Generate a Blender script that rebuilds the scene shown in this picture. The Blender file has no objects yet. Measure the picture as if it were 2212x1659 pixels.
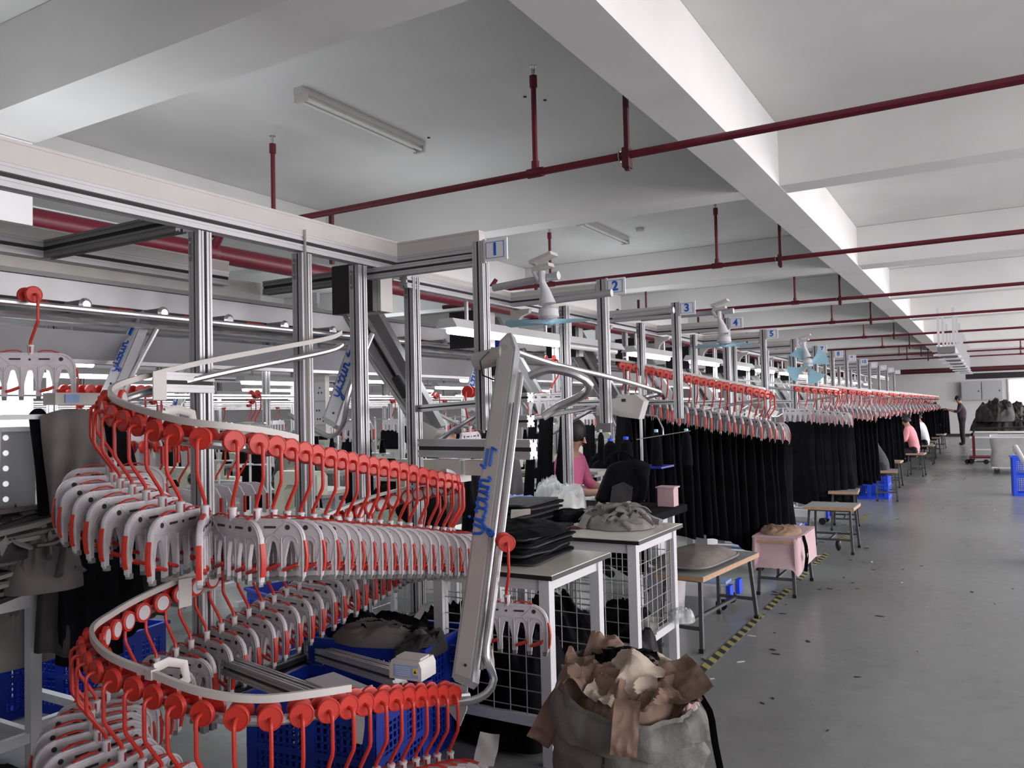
import bpy, math, random
from mathutils import Vector, Matrix, noise
random.seed(7)
S = bpy.context.scene
COL = S.collection
PI = math.pi
V = Vector

# ------------------------------------------------------------------ materials
MATS = {}
def mat(name, col, rough=.5, metal=0., emit=0., noise_amt=0., scale=8., bump=0., spec=.5, coat=0., alpha=1., aniso=None, detail=4):
    m = bpy.data.materials.new(name); m.use_nodes = True
    nt = m.node_tree; b = nt.nodes['Principled BSDF']
    c = (*col, 1)
    b.inputs['Base Color'].default_value = c
    b.inputs['Roughness'].default_value = rough
    b.inputs['Metallic'].default_value = metal
    b.inputs['Specular IOR Level'].default_value = spec
    b.inputs['Coat Weight'].default_value = coat
    if alpha < 1: b.inputs['Alpha'].default_value = alpha
    if emit:
        b.inputs['Emission Color'].default_value = c
        b.inputs['Emission Strength'].default_value = emit
    if noise_amt or bump:
        tc = nt.nodes.new('ShaderNodeTexCoord')
        n = nt.nodes.new('ShaderNodeTexNoise'); n.inputs['Scale'].default_value = scale; n.inputs['Detail'].default_value = detail
        mp = nt.nodes.new('ShaderNodeMapping')
        if aniso: mp.inputs['Scale'].default_value = aniso
        nt.links.new(tc.outputs['Object'], mp.inputs['Vector']); nt.links.new(mp.outputs['Vector'], n.inputs['Vector'])
        if noise_amt:
            r = nt.nodes.new('ShaderNodeMapRange')
            r.inputs['From Min'].default_value = .3; r.inputs['From Max'].default_value = .7
            r.inputs['To Min'].default_value = 1 - noise_amt; r.inputs['To Max'].default_value = 1 + noise_amt
            mx = nt.nodes.new('ShaderNodeVectorMath'); mx.operation = 'SCALE'; mx.inputs[0].default_value = col
            nt.links.new(n.outputs['Fac'], r.inputs['Value']); nt.links.new(r.outputs['Result'], mx.inputs['Scale'])
            nt.links.new(mx.outputs['Vector'], b.inputs['Base Color'])
        if bump:
            bp = nt.nodes.new('ShaderNodeBump'); bp.inputs['Strength'].default_value = bump; bp.inputs['Distance'].default_value = .02
            nt.links.new(n.outputs['Fac'], bp.inputs['Height']); nt.links.new(bp.outputs['Normal'], b.inputs['Normal'])
    MATS[name] = m
    return m

ALU = mat('brushed_aluminium', (.50,.50,.515), .42, .45, noise_amt=.06, scale=3)
ALUD = mat('dull_aluminium', (.22,.22,.225), .5, .4)
STEEL = mat('polished_steel', (.58,.58,.59), .26, .85)
CREAM = mat('cream_plastic_duct', (.56,.54,.52), .45, noise_amt=.04, scale=5)
WHITEP = mat('white_painted_steel', (.66,.67,.69), .4)
RED = mat('red_moulded_plastic', (.56,.032,.020), .42, noise_amt=.05, scale=20)
DRED = mat('dark_red_plastic', (.36,.015,.015), .4)
HWH = mat('white_moulded_plastic', (.58,.55,.575), .42, noise_amt=.06, scale=30)
HGR = mat('grey_rubber_tip', (.2,.2,.2), .6)
BLACKP = mat('black_plastic', (.012,.012,.014), .35)
DARK = mat('dark_slot', (.03,.03,.03), .8)
MAROON = mat('maroon_painted_pipe', (.115,.004,.016), .42, noise_amt=.15, scale=12)
MAROOND = mat('dark_maroon_bracket', (.06,.006,.012), .5)
CEIL = mat('white_ceiling_plaster', (.80,.80,.795), .9, noise_amt=.05, scale=1.2, bump=.04)
WALL = mat('painted_wall', (.66,.65,.66), .9, noise_amt=.04, scale=1.5)
BLACKC = mat('black_cloth', (.0035,.0036,.0055), .9, noise_amt=.5, scale=14, spec=.12)
GREYC = mat('grey_brown_cloth', (.135,.12,.12), .8, noise_amt=.2, scale=10, spec=.3)
LGREYC = mat('light_grey_cloth', (.24,.225,.22), .85, noise_amt=.12, scale=10)
DGREYC = mat('charcoal_cloth', (.035,.034,.036), .85, noise_amt=.25, scale=14, spec=.3)
WHITEC = mat('white_cloth', (.66,.64,.58), .9, noise_amt=.06, scale=10)
PINKC = mat('pink_cloth', (.60,.42,.45), .85, noise_amt=.06, scale=10)
mat('cushion_cloth', (.19,.165,.155), .95, noise_amt=.15, scale=14)
TANC = mat('tan_cushion', (.30,.20,.13), .9, noise_amt=.15, scale=12)
BLUEP = mat('blue_plastic_crate', (.008,.035,.36), .42)
BLUEB = mat('bright_blue_plastic', (.02,.09,.85), .4)
BLUEL = mat('blue_lettering', (.01,.12,.62), .5)
LBLUE = mat('light_blue_plastic', (.42,.74,.90), .3)
WOOD = mat('wood_edge', (.50,.30,.18), .5, noise_amt=.1, scale=20)
LAMIN = mat('grey_laminate', (.34,.35,.34), .4, noise_amt=.05, scale=12)
TTOP = mat('white_laminate_top', (.70,.69,.62), .22, noise_amt=.05, scale=4)
BLKEDGE = mat('black_edge_band', (.01,.01,.01), .4)
LEGM = mat('dark_grey_leg_steel', (.10,.105,.11), .4, .5)
WIRE = mat('galvanised_wire', (.42,.42,.41), .4, .6)
PAPER = mat('brown_kraft_paper', (.21,.135,.10), .8, noise_amt=.12, scale=6, bump=.4)
PAPERL = mat('pale_pattern_paper', (.52,.44,.36), .8, noise_amt=.1, scale=6, bump=.4)
SACK = mat('grey_woven_sack', (.12,.117,.105), .6, noise_amt=.14, scale=16, bump=.5)
MACH = mat('cream_machine_enamel', (.52,.52,.42), .35)
MACHG = mat('grey_machine_enamel', (.40,.42,.44), .35)
TUBE = mat('lit_fluorescent_tube', (1,1,1), .4, emit=9.)
TUBEOFF = mat('unlit_fluorescent_tube', (.72,.73,.70), .35)
WHITEB = mat('bright_white_plate', (.88,.90,.93), .35)
SKIN = mat('skin', (.45,.25,.18), .6)
HAIR = mat('black_hair', (.01,.009,.009), .6)
SHIRTP = mat('pink_shirt', (.62,.14,.28), .8)
SHIRTL = mat('pale_pink_shirt', (.80,.32,.36), .8)
SHIRTD = mat('dark_grey_shirt', (.045,.047,.055), .85)
SHIRTM = mat('plum_shirt', (.05,.03,.045), .85)
SHIRTW = mat('white_shirt', (.8,.8,.85), .8)
TROU = mat('dark_trousers', (.012,.012,.016), .85)
CLEARP = mat('clear_plastic_film', (.72,.76,.78), .15, alpha=.42)
BLUEFILM = mat('blue_tinted_film', (.35,.42,.80), .2, alpha=.8)
MILKY = mat('milky_plastic_tub', (.42,.44,.44), .3, alpha=.8)
ORANGE = mat('orange_plastic', (.95,.12,.02), .35)
SCREEN = mat('black_screen_plastic', (.006,.004,.006), .3)
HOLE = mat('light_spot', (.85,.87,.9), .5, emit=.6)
PANELG = mat('grey_perforated_panel', (.30,.31,.32), .5)
GLASSB = mat('bright_window_glass', (1,.93,.95), .5, emit=1.6)
GREENW = mat('pale_green_film', (.28,.34,.27), .5, noise_amt=.2, scale=20, bump=.3)
MAROONC = mat('maroon_cloth', (.10,.006,.03), .85)
YEL = mat('yellow_label', (.85,.7,.1), .5)
BLUELAB = mat('blue_printed_label', (.30,.42,.72), .5)
DEBM = mat('dark_lint', (.02,.02,.022), .9)

def tape_mat():
    m = bpy.data.materials.new('yellow_black_tape'); m.use_nodes = True
    nt = m.node_tree; b = nt.nodes['Principled BSDF']; b.inputs['Roughness'].default_value = .5
    tc = nt.nodes.new('ShaderNodeTexCoord'); sp = nt.nodes.new('ShaderNodeSeparateXYZ')
    nt.links.new(tc.outputs['Object'], sp.inputs[0])
    ad = nt.nodes.new('ShaderNodeMath'); ad.operation = 'MULTIPLY_ADD'; ad.inputs[1].default_value = 1.0
    nt.links.new(sp.outputs['X'], ad.inputs[0]); nt.links.new(sp.outputs['Y'], ad.inputs[2])
    mu = nt.nodes.new('ShaderNodeMath'); mu.operation = 'MULTIPLY'; mu.inputs[1].default_value = 7.5; nt.links.new(ad.outputs[0], mu.inputs[0])
    fr = nt.nodes.new('ShaderNodeMath'); fr.operation = 'FRACT'; nt.links.new(mu.outputs[0], fr.inputs[0])
    gt = nt.nodes.new('ShaderNodeMath'); gt.operation = 'GREATER_THAN'; gt.inputs[1].default_value = .5; nt.links.new(fr.outputs[0], gt.inputs[0])
    mx = nt.nodes.new('ShaderNodeMix'); mx.data_type = 'RGBA'
    mx.inputs['A'].default_value = (.03,.035,.035,1); mx.inputs['B'].default_value = (.42,.38,.13,1)
    nt.links.new(gt.outputs[0], mx.inputs['Factor']); nt.links.new(mx.outputs['Result'], b.inputs['Base Color'])
    return m
TAPE = tape_mat()

def floor_mat():
    m = bpy.data.materials.new('grey_epoxy_floor'); m.use_nodes = True
    nt = m.node_tree; b = nt.nodes['Principled BSDF']
    tc = nt.nodes.new('ShaderNodeTexCoord')
    def nz(scale, det, sc=(1,1,1)):
        mp = nt.nodes.new('ShaderNodeMapping'); mp.inputs['Scale'].default_value = sc
        n = nt.nodes.new('ShaderNodeTexNoise'); n.inputs['Scale'].default_value = scale; n.inputs['Detail'].default_value = det
        nt.links.new(tc.outputs['Object'], mp.inputs[0]); nt.links.new(mp.outputs[0], n.inputs['Vector']); return n
    n1, n2 = nz(.7, 5, (1,.6,1)), nz(9, 8)
    cr = nt.nodes.new('ShaderNodeValToRGB')
    cr.color_ramp.elements[0].position = .3; cr.color_ramp.elements[0].color = (.24,.255,.25,1)
    cr.color_ramp.elements[1].position = .72; cr.color_ramp.elements[1].color = (.35,.372,.365,1)
    nt.links.new(n1.outputs['Fac'], cr.inputs['Fac'])
    mx = nt.nodes.new('ShaderNodeMix'); mx.data_type = 'RGBA'; mx.blend_type = 'MULTIPLY'; mx.inputs['Factor'].default_value = .35
    nt.links.new(cr.outputs['Color'], mx.inputs['A']); nt.links.new(n2.outputs['Fac'], mx.inputs['B'])
    nt.links.new(mx.outputs['Result'], b.inputs['Base Color'])
    r = nt.nodes.new('ShaderNodeMapRange'); r.inputs['To Min'].default_value = .16; r.inputs['To Max'].default_value = .42
    nt.links.new(n1.outputs['Fac'], r.inputs['Value']); nt.links.new(r.outputs['Result'], b.inputs['Roughness'])
    return m
FLOORM = floor_mat()

# ------------------------------------------------------------------ mesh builder
class MB:
    def __init__(s): s.v = []; s.f = []; s.m = []; s.mats = []
    def mi(s, m):
        if m not in s.mats: s.mats.append(m)
        return s.mats.index(m)
    def add(s, vs, fs, m):
        o = len(s.v); i = s.mi(m)
        s.v += [tuple(v) for v in vs]; s.f += [tuple(a+o for a in f) for f in fs]; s.m += [i]*len(fs)
        return s
    def box(s, c, d, m, R=None):
        x, y, z = d[0]/2, d[1]/2, d[2]/2
        vs = [V((a*x, b*y, e*z)) for a in (-1,1) for b in (-1,1) for e in (-1,1)]
        if R: vs = [R @ v for v in vs]
        c = V(c)
        return s.add([v+c for v in vs], [(0,1,3,2),(4,6,7,5),(0,4,5,1),(2,3,7,6),(0,2,6,4),(1,5,7,3)], m)
    def bb(s, x0, x1, y0, y1, z0, z1, m): return s.box(((x0+x1)/2,(y0+y1)/2,(z0+z1)/2), (x1-x0,y1-y0,z1-z0), m)
    def bar(s, p0, p1, w, h, m, up=(0,0,1)):
        p0, p1 = V(p0), V(p1); d = p1-p0; L = d.length; d = d/L; u = V(up)
        if abs(d.dot(u)) > .98: u = V((0,1,0))
        sx = d.cross(u).normalized(); uz = sx.cross(d)
        R = Matrix((sx, d, uz)).transposed()
        return s.box((p0+p1)/2, (w, L, h), m, R)
    def tube(s, pts, r, m, n=8, closed=False, caps=True, rr=None, flat=None):
        pts = [V(p) for p in pts]; N = len(pts); rings = []
        prev = None
        for i, p in enumerate(pts):
            if closed: t = pts[(i+1) % N] - pts[i-1]
            else: t = pts[min(i+1, N-1)] - pts[max(i-1, 0)]
            t = t.normalized()
            if prev is None: a = V((0,0,1)) if abs(t.z) < .9 else V((1,0,0))
            else: a = prev
            x = (a - t*a.dot(t)).normalized(); y = t.cross(x); prev = x
            q = rr[i] if rr else r
            ring = []
            for k in range(n):
                an = 2*PI*k/n
                ring.append(p + x*(math.cos(an)*q*(flat[0] if flat else 1)) + y*(math.sin(an)*q*(flat[1] if flat else 1)))
            rings.append(ring)
        vs = [v for ring in rings for v in ring]; fs = []
        for i in range(N if closed else N-1):
            j = (i+1) % N
            for k in range(n):
                k2 = (k+1) % n
                fs.append((i*n+k, i*n+k2, j*n+k2, j*n+k))
        if caps and not closed:
            fs.append(tuple(range(n))[::-1]); fs.append(tuple((N-1)*n+k for k in range(n)))
        return s.add(vs, fs, m)
    def cyl(s, p0, p1, r, m, n=12, r2=None): return s.tube([p0, p1], r, m, n, rr=[r, r if r2 is None else r2])
    def prism(s, pts, org, ex, ey, ez, depth, m):   # 2D outline, extruded along ez by depth
        org, ex, ey, ez = V(org), V(ex), V(ey), V(ez)
        a = [org + ex*p[0] + ey*p[1] for p in pts]; b = [q + ez*depth for q in a]; n = len(a)
        return s.add(a+b, [tuple(range(n))[::-1], tuple(range(n, 2*n))] + [(i, (i+1) % n, n+(i+1) % n, n+i) for i in range(n)], m)
    def grid(s, fn, nu, nv, m, wrap=False):
        vs = [fn(i/nu, j/nv) for j in range(nv+1) for i in range(nu+1)]
        fs = [(j*(nu+1)+i, j*(nu+1)+i+1, (j+1)*(nu+1)+i+1, (j+1)*(nu+1)+i) for j in range(nv) for i in range(nu)]
        return s.add(vs, fs, m)
    def ball(s, c, r, m, nu=14, nv=9, sq=(1,1,1)):
        c = V(c)
        return s.grid(lambda u, v: c + V((r*sq[0]*math.sin(PI*v)*math.cos(2*PI*u), r*sq[1]*math.sin(PI*v)*math.sin(2*PI*u), -r*sq[2]*math.cos(PI*v))), nu, nv, m)
    def lathe(s, prof, c, m, n=16, ax=(0,0,1)):
        c = V(c); ax = V(ax).normalized(); a = V((1,0,0)) if abs(ax.x) < .9 else V((0,1,0))
        x = (a - ax*a.dot(ax)).normalized(); y = ax.cross(x)
        K = len(prof)-1
        vs = []; fs = []
        for r, z in prof:
            for k in range(n):
                an = 2*PI*k/n; vs.append(c + ax*z + x*(r*math.cos(an)) + y*(r*math.sin(an)))
        for j in range(K):
            for k in range(n):
                k2 = (k+1) % n; fs.append((j*n+k, j*n+k2, (j+1)*n+k2, (j+1)*n+k))
        fs.append(tuple(range(n))[::-1]); fs.append(tuple(K*n+k for k in range(n)))
        return s.add(vs, fs, m)
    def mesh(s, name, ang=35):
        me = bpy.data.meshes.new(name); me.from_pydata(s.v, [], s.f)
        for m in s.mats: me.materials.append(m)
        me.polygons.foreach_set('material_index', s.m)
        me.polygons.foreach_set('use_smooth', [True]*len(s.f))
        me.update()
        try: me.set_sharp_from_angle(angle=math.radians(ang))
        except Exception: pass
        return me
    def build(s, name, parent=None, loc=None, rotz=0, ang=35):
        o = bpy.data.objects.new(name, s.mesh(name, ang)); COL.objects.link(o)
        if parent: o.parent = parent
        if loc is not None: o.location = loc
        if rotz: o.rotation_euler.z = rotz
        return o

def tag(o, label, cat, group=None, kind=None):
    o['label'] = label; o['category'] = cat
    if group: o['group'] = group
    if kind: o['kind'] = kind
    return o
def struct(o): o['kind'] = 'structure'; return o
def thing(name, label, cat, loc=(0,0,0), rotz=0, group=None):
    o = bpy.data.objects.new(name, None); COL.objects.link(o); o.empty_display_size = .05
    o.location = loc; o.rotation_euler.z = rotz
    return tag(o, label, cat, group)
def inst(me, name, parent=None, loc=(0,0,0), rot=None, scale=None):
    o = bpy.data.objects.new(name, me); COL.objects.link(o)
    if parent: o.parent = parent
    o.location = loc
    if rot: o.rotation_euler = rot
    if scale: o.scale = scale
    return o
ORD = ['first','second','third','fourth','fifth','sixth','seventh','eighth','ninth','tenth','eleventh','twelfth','thirteenth','fourteenth','fifteenth','sixteenth','seventeenth','eighteenth','nineteenth','twentieth']
TENS = {20:'twenty', 30:'thirty', 40:'forty', 50:'fifty', 60:'sixty'}
def ordw(i):
    if i < 20: return ORD[i]
    t, r = divmod(i+1, 10)
    if r == 0: return TENS[t*10][:-1] + 'ieth'
    return TENS[t*10] + '-' + ORD[r-1]

# aluminium extrusion with a T slot in each face
def prof_pts(w, g=None, dp=None):
    h = w/2; g = g or w*.11; dp = dp or w*.16; k = w*.30
    side = [(-h,-h),(-k-g/2,-h),(-k-g/2,-h+g*.5),(-k+g/2,-h+g*.5),(-k+g/2,-h),(-g,-h),(-g,-h+dp),(g,-h+dp),(g,-h),(k-g/2,-h),(k-g/2,-h+g*.5),(k+g/2,-h+g*.5),(k+g/2,-h)]
    out = []
    for q in range(4):
        c, s = round(math.cos(q*PI/2)), round(math.sin(q*PI/2))
        out += [(x*c - y*s, x*s + y*c) for x, y in side]
    return out
def extr(mb, p0, p1, w=.06, m=None, w2=None):
    p0, p1 = V(p0), V(p1); d = (p1-p0); L = d.length; d = d/L
    u = V((0,0,1)) if abs(d.z) < .9 else V((0,1,0))
    ex = u.cross(d).normalized(); ey = d.cross(ex)
    pts = prof_pts(w)
    if w2: pts = [(x, y*w2/w) for x, y in pts]
    mb.prism(pts, p0, ex, ey, d, L, m or ALU)
    h = w/2; k = (w2 or w)/w
    for sx, sy in ((1,0),(-1,0),(0,1),(0,-1)):
        c = p0 + d*(L/2) + ex*(sx*(h-w*.145)) + ey*(sy*(h-w*.145)*k)
        a = w*.20
        if sx: mb.box(c, (.002, a*k, L*.999), DARK, Matrix((ex,ey,d)).transposed())
        else: mb.box(c, (a, .002, L*.999), DARK, Matrix((ex,ey,d)).transposed())

# ------------------------------------------------------------------ camera
cam = bpy.data.cameras.new('camera'); co = bpy.data.objects.new('camera', cam); COL.objects.link(co)
cam.sensor_width = 36; cam.lens = 36*1761.7/2212; cam.clip_start = .05; cam.clip_end = 200
right = V((.86214883,.50611006,-.02349482)); down = V((-.03742862,.01737612,-.99914822)); fwd = V((-.50527071,.86229385,.0339238))
M = Matrix((right, -down, -fwd)).transposed().to_4x4(); M.translation = V((0,0,1.55))
co.matrix_world = M
S.camera = co

# ------------------------------------------------------------------ room shell
XL, XR, YB, YF = -19., 8., 41., -5.
ZC = 4.05
def sbox(name, x0,x1,y0,y1,z0,z1, m):
    return struct(MB().bb(x0,x1,y0,y1,z0,z1,m).build(name))
sbox('floor', XL,XR,YF,YB,-.1,0, FLOORM)
sbox('ceiling', XL,XR,YF,YB,ZC,ZC+.2, CEIL)
sbox('wall_back', XL,XR,YB,YB+.2,0,ZC, WALL)
sbox('wall_left', XL-.2,XL,YF,YB,0,ZC, WALL)
sbox('wall_front', XL,XR,YF-.2,YF,0,ZC, WALL)
# right wall with window openings
mb = MB(); mb.bb(XR,XR+.2,YF,YB,0,.9,WALL); mb.bb(XR,XR+.2,YF,YB,3.3,ZC,WALL)
for k in range(10): mb.bb(XR,XR+.2,YF+k*4.6,YF+k*4.6+1.,.9,3.3,WALL)
struct(mb.build('wall_right'))
# long beams (run along the aisle) and cross beams
for i,(x0,x1) in enumerate([(-7.35,-6.95),(-1.9,-1.55),(4.0,4.4),(-13.2,-12.8)]):
    sbox('ceiling_beam_long', x0,x1,YF,YB,3.5,ZC-.002, CEIL)
for i,(y0,y1) in enumerate([(2.74,3.2),(7.43,7.73),(12.4,12.85),(16.7,17.0),(21.3,21.75),(25.8,26.1),(30.3,30.75),(35,35.3)]):
    sbox('ceiling_beam_cross', XL,XR,y0,y1,3.5+(.002 if i%2 else .004),ZC-.004, CEIL)
sbox('column_left', -6.75,-5.69,2.76,3.18,0,3.5, WALL)
# small anchor holes in the ceiling
mb = MB()
for x,y in [(-3.1,5.6),(-3.0,5.75),(-4.5,5.8),(-4.3,5.95),(.6,5.0),(1.2,5.35),(.1,5.15),(.05,5.35),(-.1,9.6),(.3,9.5),(-2.,9.3),(.8,14),(1.1,14.2)]:
    mb.cyl((x,y,ZC-.006),(x,y,ZC+.0),.014,DARK,8)
struct(mb.build('trim_1'))

# aisle tape
tp = MB(); 
segs = [(2.9,3.6),(4.0,6.2),(6.35,7.15),(7.5,7.9),(8.3,9.0),(9.8,10.6),(11.6,12.4),(14,15),(17,18),(21,23)]
for i,(a,b) in enumerate(segs):
    o = MB().bb(-1.555,-1.50,a,b,.0015,.003,TAPE).build('floor_tape')
    tag(o, f'yellow and black hazard tape strip on the floor, {ordw(i)} piece from the near end', 'tape', 'hazard tape strips along the aisle')

# ------------------------------------------------------------------ ceiling services
def sprinkler_pipe(y, k, x0=-6.0, x1=7.8, drops=(), hang=()):
    t = thing('sprinkler_pipe', f'thin maroon sprinkler pipe crossing under the ceiling, {ordw(k)} from the camera', 'pipe', (0,y,3.2), 0, 'maroon branch pipes under the ceiling')
    MB().cyl((x0,0,0),(x1,0,0),.026,MAROON,10).build('pipe_run', t)
    for x in drops:
        d = MB().cyl((x,0,0),(x,0,.62),.019,MAROON,8).cyl((x-.06,0,0),(x+.06,0,0),.034,MAROON,10).cyl((x,0,.02),(x,0,.08),.028,MAROON,8).cyl((x,0,.60),(x,0,.68),.028,MAROON,8).build('riser', t)
        h = MB().cyl((x,0,.68),(x,0,.73),.009,STEEL,6).cyl((x,0,.745),(x,0,.749),.028,STEEL,12).bar((x-.012,0,.70),(x-.012,0,.745),.004,.004,STEEL).bar((x+.012,0,.70),(x+.012,0,.745),.004,.004,STEEL).build('sprinkler_head', d)
    for x in hang:
        MB().bar((x,.0,-.1),(x,.0,.62),.03,.03,MAROOND).box((x,0,-.02),(.045,.075,.13),MAROOND).tube([V((x-.05, .03*math.cos(a), .034*math.sin(a))) for a in [q*PI/6 for q in range(12)]], .005, STEEL, 6, closed=True).build('bracket', t)
    return t
py = [4.93, 9.42, 13.64, 17.46, 21.94, 26.35, 31.0, 34.6]
for k,y in enumerate(py):
    sprinkler_pipe(y, k, drops=(-5.2,-2.66,.9,4.4) if k%2==0 else (-4.9,-2.70,1.0,4.4), hang=(-1.98,5.2))
t = thing('sprinkler_main', 'thick maroon sprinkler main pipe running the length of the hall', 'pipe', (-6.03,0,3.05))
MB().cyl((0,3.2,0),(0,40,0),.085,MAROON,16).build('pipe_run', t)
for k,y in enumerate(py):
    MB().lathe([(.085,-.05),(.115,-.05),(.12,-.02),(.12,.02),(.115,.05),(.085,.05)],(0,y,0),MAROON,16,(0,1,0)).ball((0,y,.12),.03,MAROON).ball((0,y,-.12),.03,MAROON).cyl((.05,y,0),(.3,y,.3),.045,MAROON,10,.028).cyl((-.05,y,0),(-.6,y+.02,.0),.03,MAROON,10).build('coupling', t)
    MB().bar((.1,y+1.5,.1),(.1,y+1.5,.65),.04,.04,MAROOND).bar((-.14,y+1.5,-.1),(.14,y+1.5,-.1),.04,.03,MAROOND).build('bracket', t)
def ceiling_lamp(loc, label, lit=False):
    t = thing('ceiling_lamp', label, 'lamp', loc, 0, 'fluorescent battens on the ceiling')
    MB().bb(-.045,.045,-.78,.78,-.05,0,CREAM).build('housing', t)
    for s in (-1,1): MB().box((0,s*.745,-.075),(.12,.03,.06),CREAM).build('end_cap', t)
    for s in (-1,1): MB().cyl((s*.035,-.735,-.085),(s*.035,.735,-.085),.013,TUBEOFF,10).build('tube', t)
ceiling_lamp((-4.44,5.25,ZC), 'unlit white twin-tube ceiling batten, the near one above the frame')
ceiling_lamp((-4.5,10.3,ZC), 'unlit white twin-tube ceiling batten beyond the first cross beam')
t = thing('smoke_detector', 'small round white smoke detector on the ceiling beyond the first cross beam', 'detector', (-4.1,10.6,ZC))
MB().lathe([(.055,-.0),(.06,-.02),(.05,-.045),(.02,-.055)],(0,0,0),CREAM,14).build('body', t)
# hanging lamp tray / duct over the far part of the aisle
t = thing('cable_tray', 'grey suspended cable tray hanging over the far end of the aisle', 'cable tray', (-.75,0,0))
MB().bb(-.16,.16,19,34,2.55,2.68,ALUD).build('tray', t)
for k in range(8):
    y = 19.2+k*2.0
    MB().bar((-.14,y,2.5),(-.14,y,3.5),.05,.02,WHITEP).bar((.14,y,2.5),(.14,y,3.5),.05,.02,WHITEP).box((0,y,2.52),(.5,.06,.04),WHITEP).build('hanger_frame', t)
t = thing('ventilation_duct', 'wide dark maroon pipe crossing high in front of the back wall', 'pipe', (0,36.5,2.78))
MB().cyl((-16,0,0),(7,0,0),.10,MAROOND,12).build('pipe_run', t)

# ------------------------------------------------------------------ clamp hanger
DR = .0365
def arcp(cx, cy, r, a0, a1, n): return [(cx+r*math.cos(a0+(a1-a0)*i/n), cy+r*math.sin(a0+(a1-a0)*i/n)) for i in range(n+1)]
def hanger_meshes():
    D = {}
    # hook: leaves the outer wheel, drops, then cranks back under the rail
    pts = [(.034,0,0),(.052,0,-.002),(.060,0,-.010),(.062,0,-.022),(.062,0,-.105),(.058,0,-.122),(.012,0,-.19),(.004,0,-.203),(.003,0,-.222)]
    D['hook'] = MB().tube(pts, .0062, RED, 8).mesh('hook')
    D['wheel'] = MB().lathe([(.012,.022),(.030,.022),(DR,.024),(DR,.036),(.0345,.0385),(.0325,.0385),(.0315,.0365),(.0,.0365)],(0,0,0),RED,22,(1,0,0)).mesh('wheel')
    D['inner_wheel'] = MB().lathe([(.012,-.022),(.030,-.022),(DR,-.024),(DR,-.036),(.031,-.038),(.030,-.036)],(0,0,0),RED,22,(1,0,0)).cyl((-.022,0,0),(.022,0,0),.011,DRED,10).lathe([(.027,-.037),(.027,-.0385)],(0,0,0),HWH,22,(1,0,0)).mesh('inner_wheel')
    D['cap'] = MB().lathe([(.012,-.258),(.0125,-.222),(.0145,-.222),(.0145,-.215),(.008,-.213)],(.003,0,0),HWH,12).box((.003,-.0135,-.236),(.006,.002,.026),DRED).box((.003,.0135,-.236),(.006,.002,.026),DRED).mesh('cap')
    # body: comb of six prongs under an arched bar
    z0 = -.25; mb = MB(); T = .013
    xs = [-.16,-.095,-.032,.032,.095,.16]
    out = []
    out += arcp(.105, z0-.07, .07, PI/2, 0, 6)                   # right shoulder
    tips = z0-.198
    # walk bottom outline from right to left
    wb = .010; wt = .026
    for i in range(5, -1, -1):
        x = xs[i]; ax = .175 if i == 5 else x+wb
        bx = -.175 if i == 0 else x-wb
        if i < 5:
            pass
        out += [(ax, tips+.012), ((ax+bx)/2+.004, tips), ((ax+bx)/2-.004, tips), (bx, tips+.012)]
        if i > 0:
            x2 = xs[i-1]+wb if i-1 > 0 else xs[i-1]+.004
            gx0, gx1 = bx, x2
            if i == 5: out[-1] = (x-.004, tips+.012); gx0 = x-.004
            if i-1 == 0: gx1 = xs[0]+.004
            mid = (gx0+gx1)/2; hw = (gx0-gx1)/2
            top = z0-.062
            out += [(gx0, top-.07), (gx0-hw*.35, top-.035)] + arcp(mid, top-.02, hw*.5, 0, PI, 5) + [(gx1+hw*.35, top-.035), (gx1, top-.07)]
    out += arcp(-.105, z0-.07, .07, PI, PI/2, 6)
    mb.prism(out, (0,-T/2,0), (1,0,0), (0,0,1), (0,1,0), T, HWH)
    # raised ribs, slots and round holes on both faces
    for s in (-1,1):
        yy = s*(T/2+.001)
        for a,b in [((-.10,z0-.006),(.10,z0-.006)),((-.155,z0-.050),(.155,z0-.050)),((.11,z0-.012),(.07,z0-.048)),((-.11,z0-.012),(-.07,z0-.048))]:
            mb.bar((a[0],yy,a[1]),(b[0],yy,b[1]),.004,.003,HWH,up=(0,1,0))
        for sx in (-1,1):
            mb.tube([(sx*x, yy, z) for x, z in arcp(.105,z0-.07,.066,PI/2,0,5)] + [(sx*.171, yy, tips+.01)], .0028, HWH, 6)
            mb.bar((sx*.169,yy,z0-.09),(sx*.155,yy,z0-.15),.003,.003,HWH,up=(0,1,0))
            mb.cyl((sx*.118,yy-s*.001,z0-.026),(sx*.118,yy+s*.001,z0-.026),.0085,DARK,12)
            mb.box((sx*.055,yy,z0-.026),(.042,.003,.007),DARK)
            for gx in (.1275,.0635): mb.tube([(sx*gx+q[0], yy, z0-.078+q[1]) for q in arcp(0,0,.026,0,PI,6)], .002, HWH, 5)
            mb.tube([(sx*.032, yy, z0-.06),(sx*.032, yy, tips+.03)], .003, HWH, 5); mb.tube([(sx*.095, yy, z0-.06),(sx*.095, yy, tips+.03)], .003, HWH, 5)
        mb.cyl((0,yy-s*.001,z0-.028),(0,yy+s*.001,z0-.028),.005,DARK,8)
    # border rim
    for sx in (-1,1):
        mb.tube([(sx*x, 0, z) for x, z in [(0,z0),(.105,z0)]+arcp(.105,z0-.07,.07,PI/2,0,6)+[(.175,tips+.02)]], .0085, HWH, 6, flat=(.35,.85))
    for x in xs: mb.box((x,0,tips+.004),(.016,.016,.016),HGR)
    D['body'] = mb.mesh('body')
    D['top_clip'] = MB().tube([(.03,0,z0+.006),(.05,0,z0+.012),(.08,0,z0+.011),(.112,0,z0+.002)],.006,RED,6,flat=(.5,1.2)).mesh('top_clip')
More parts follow.
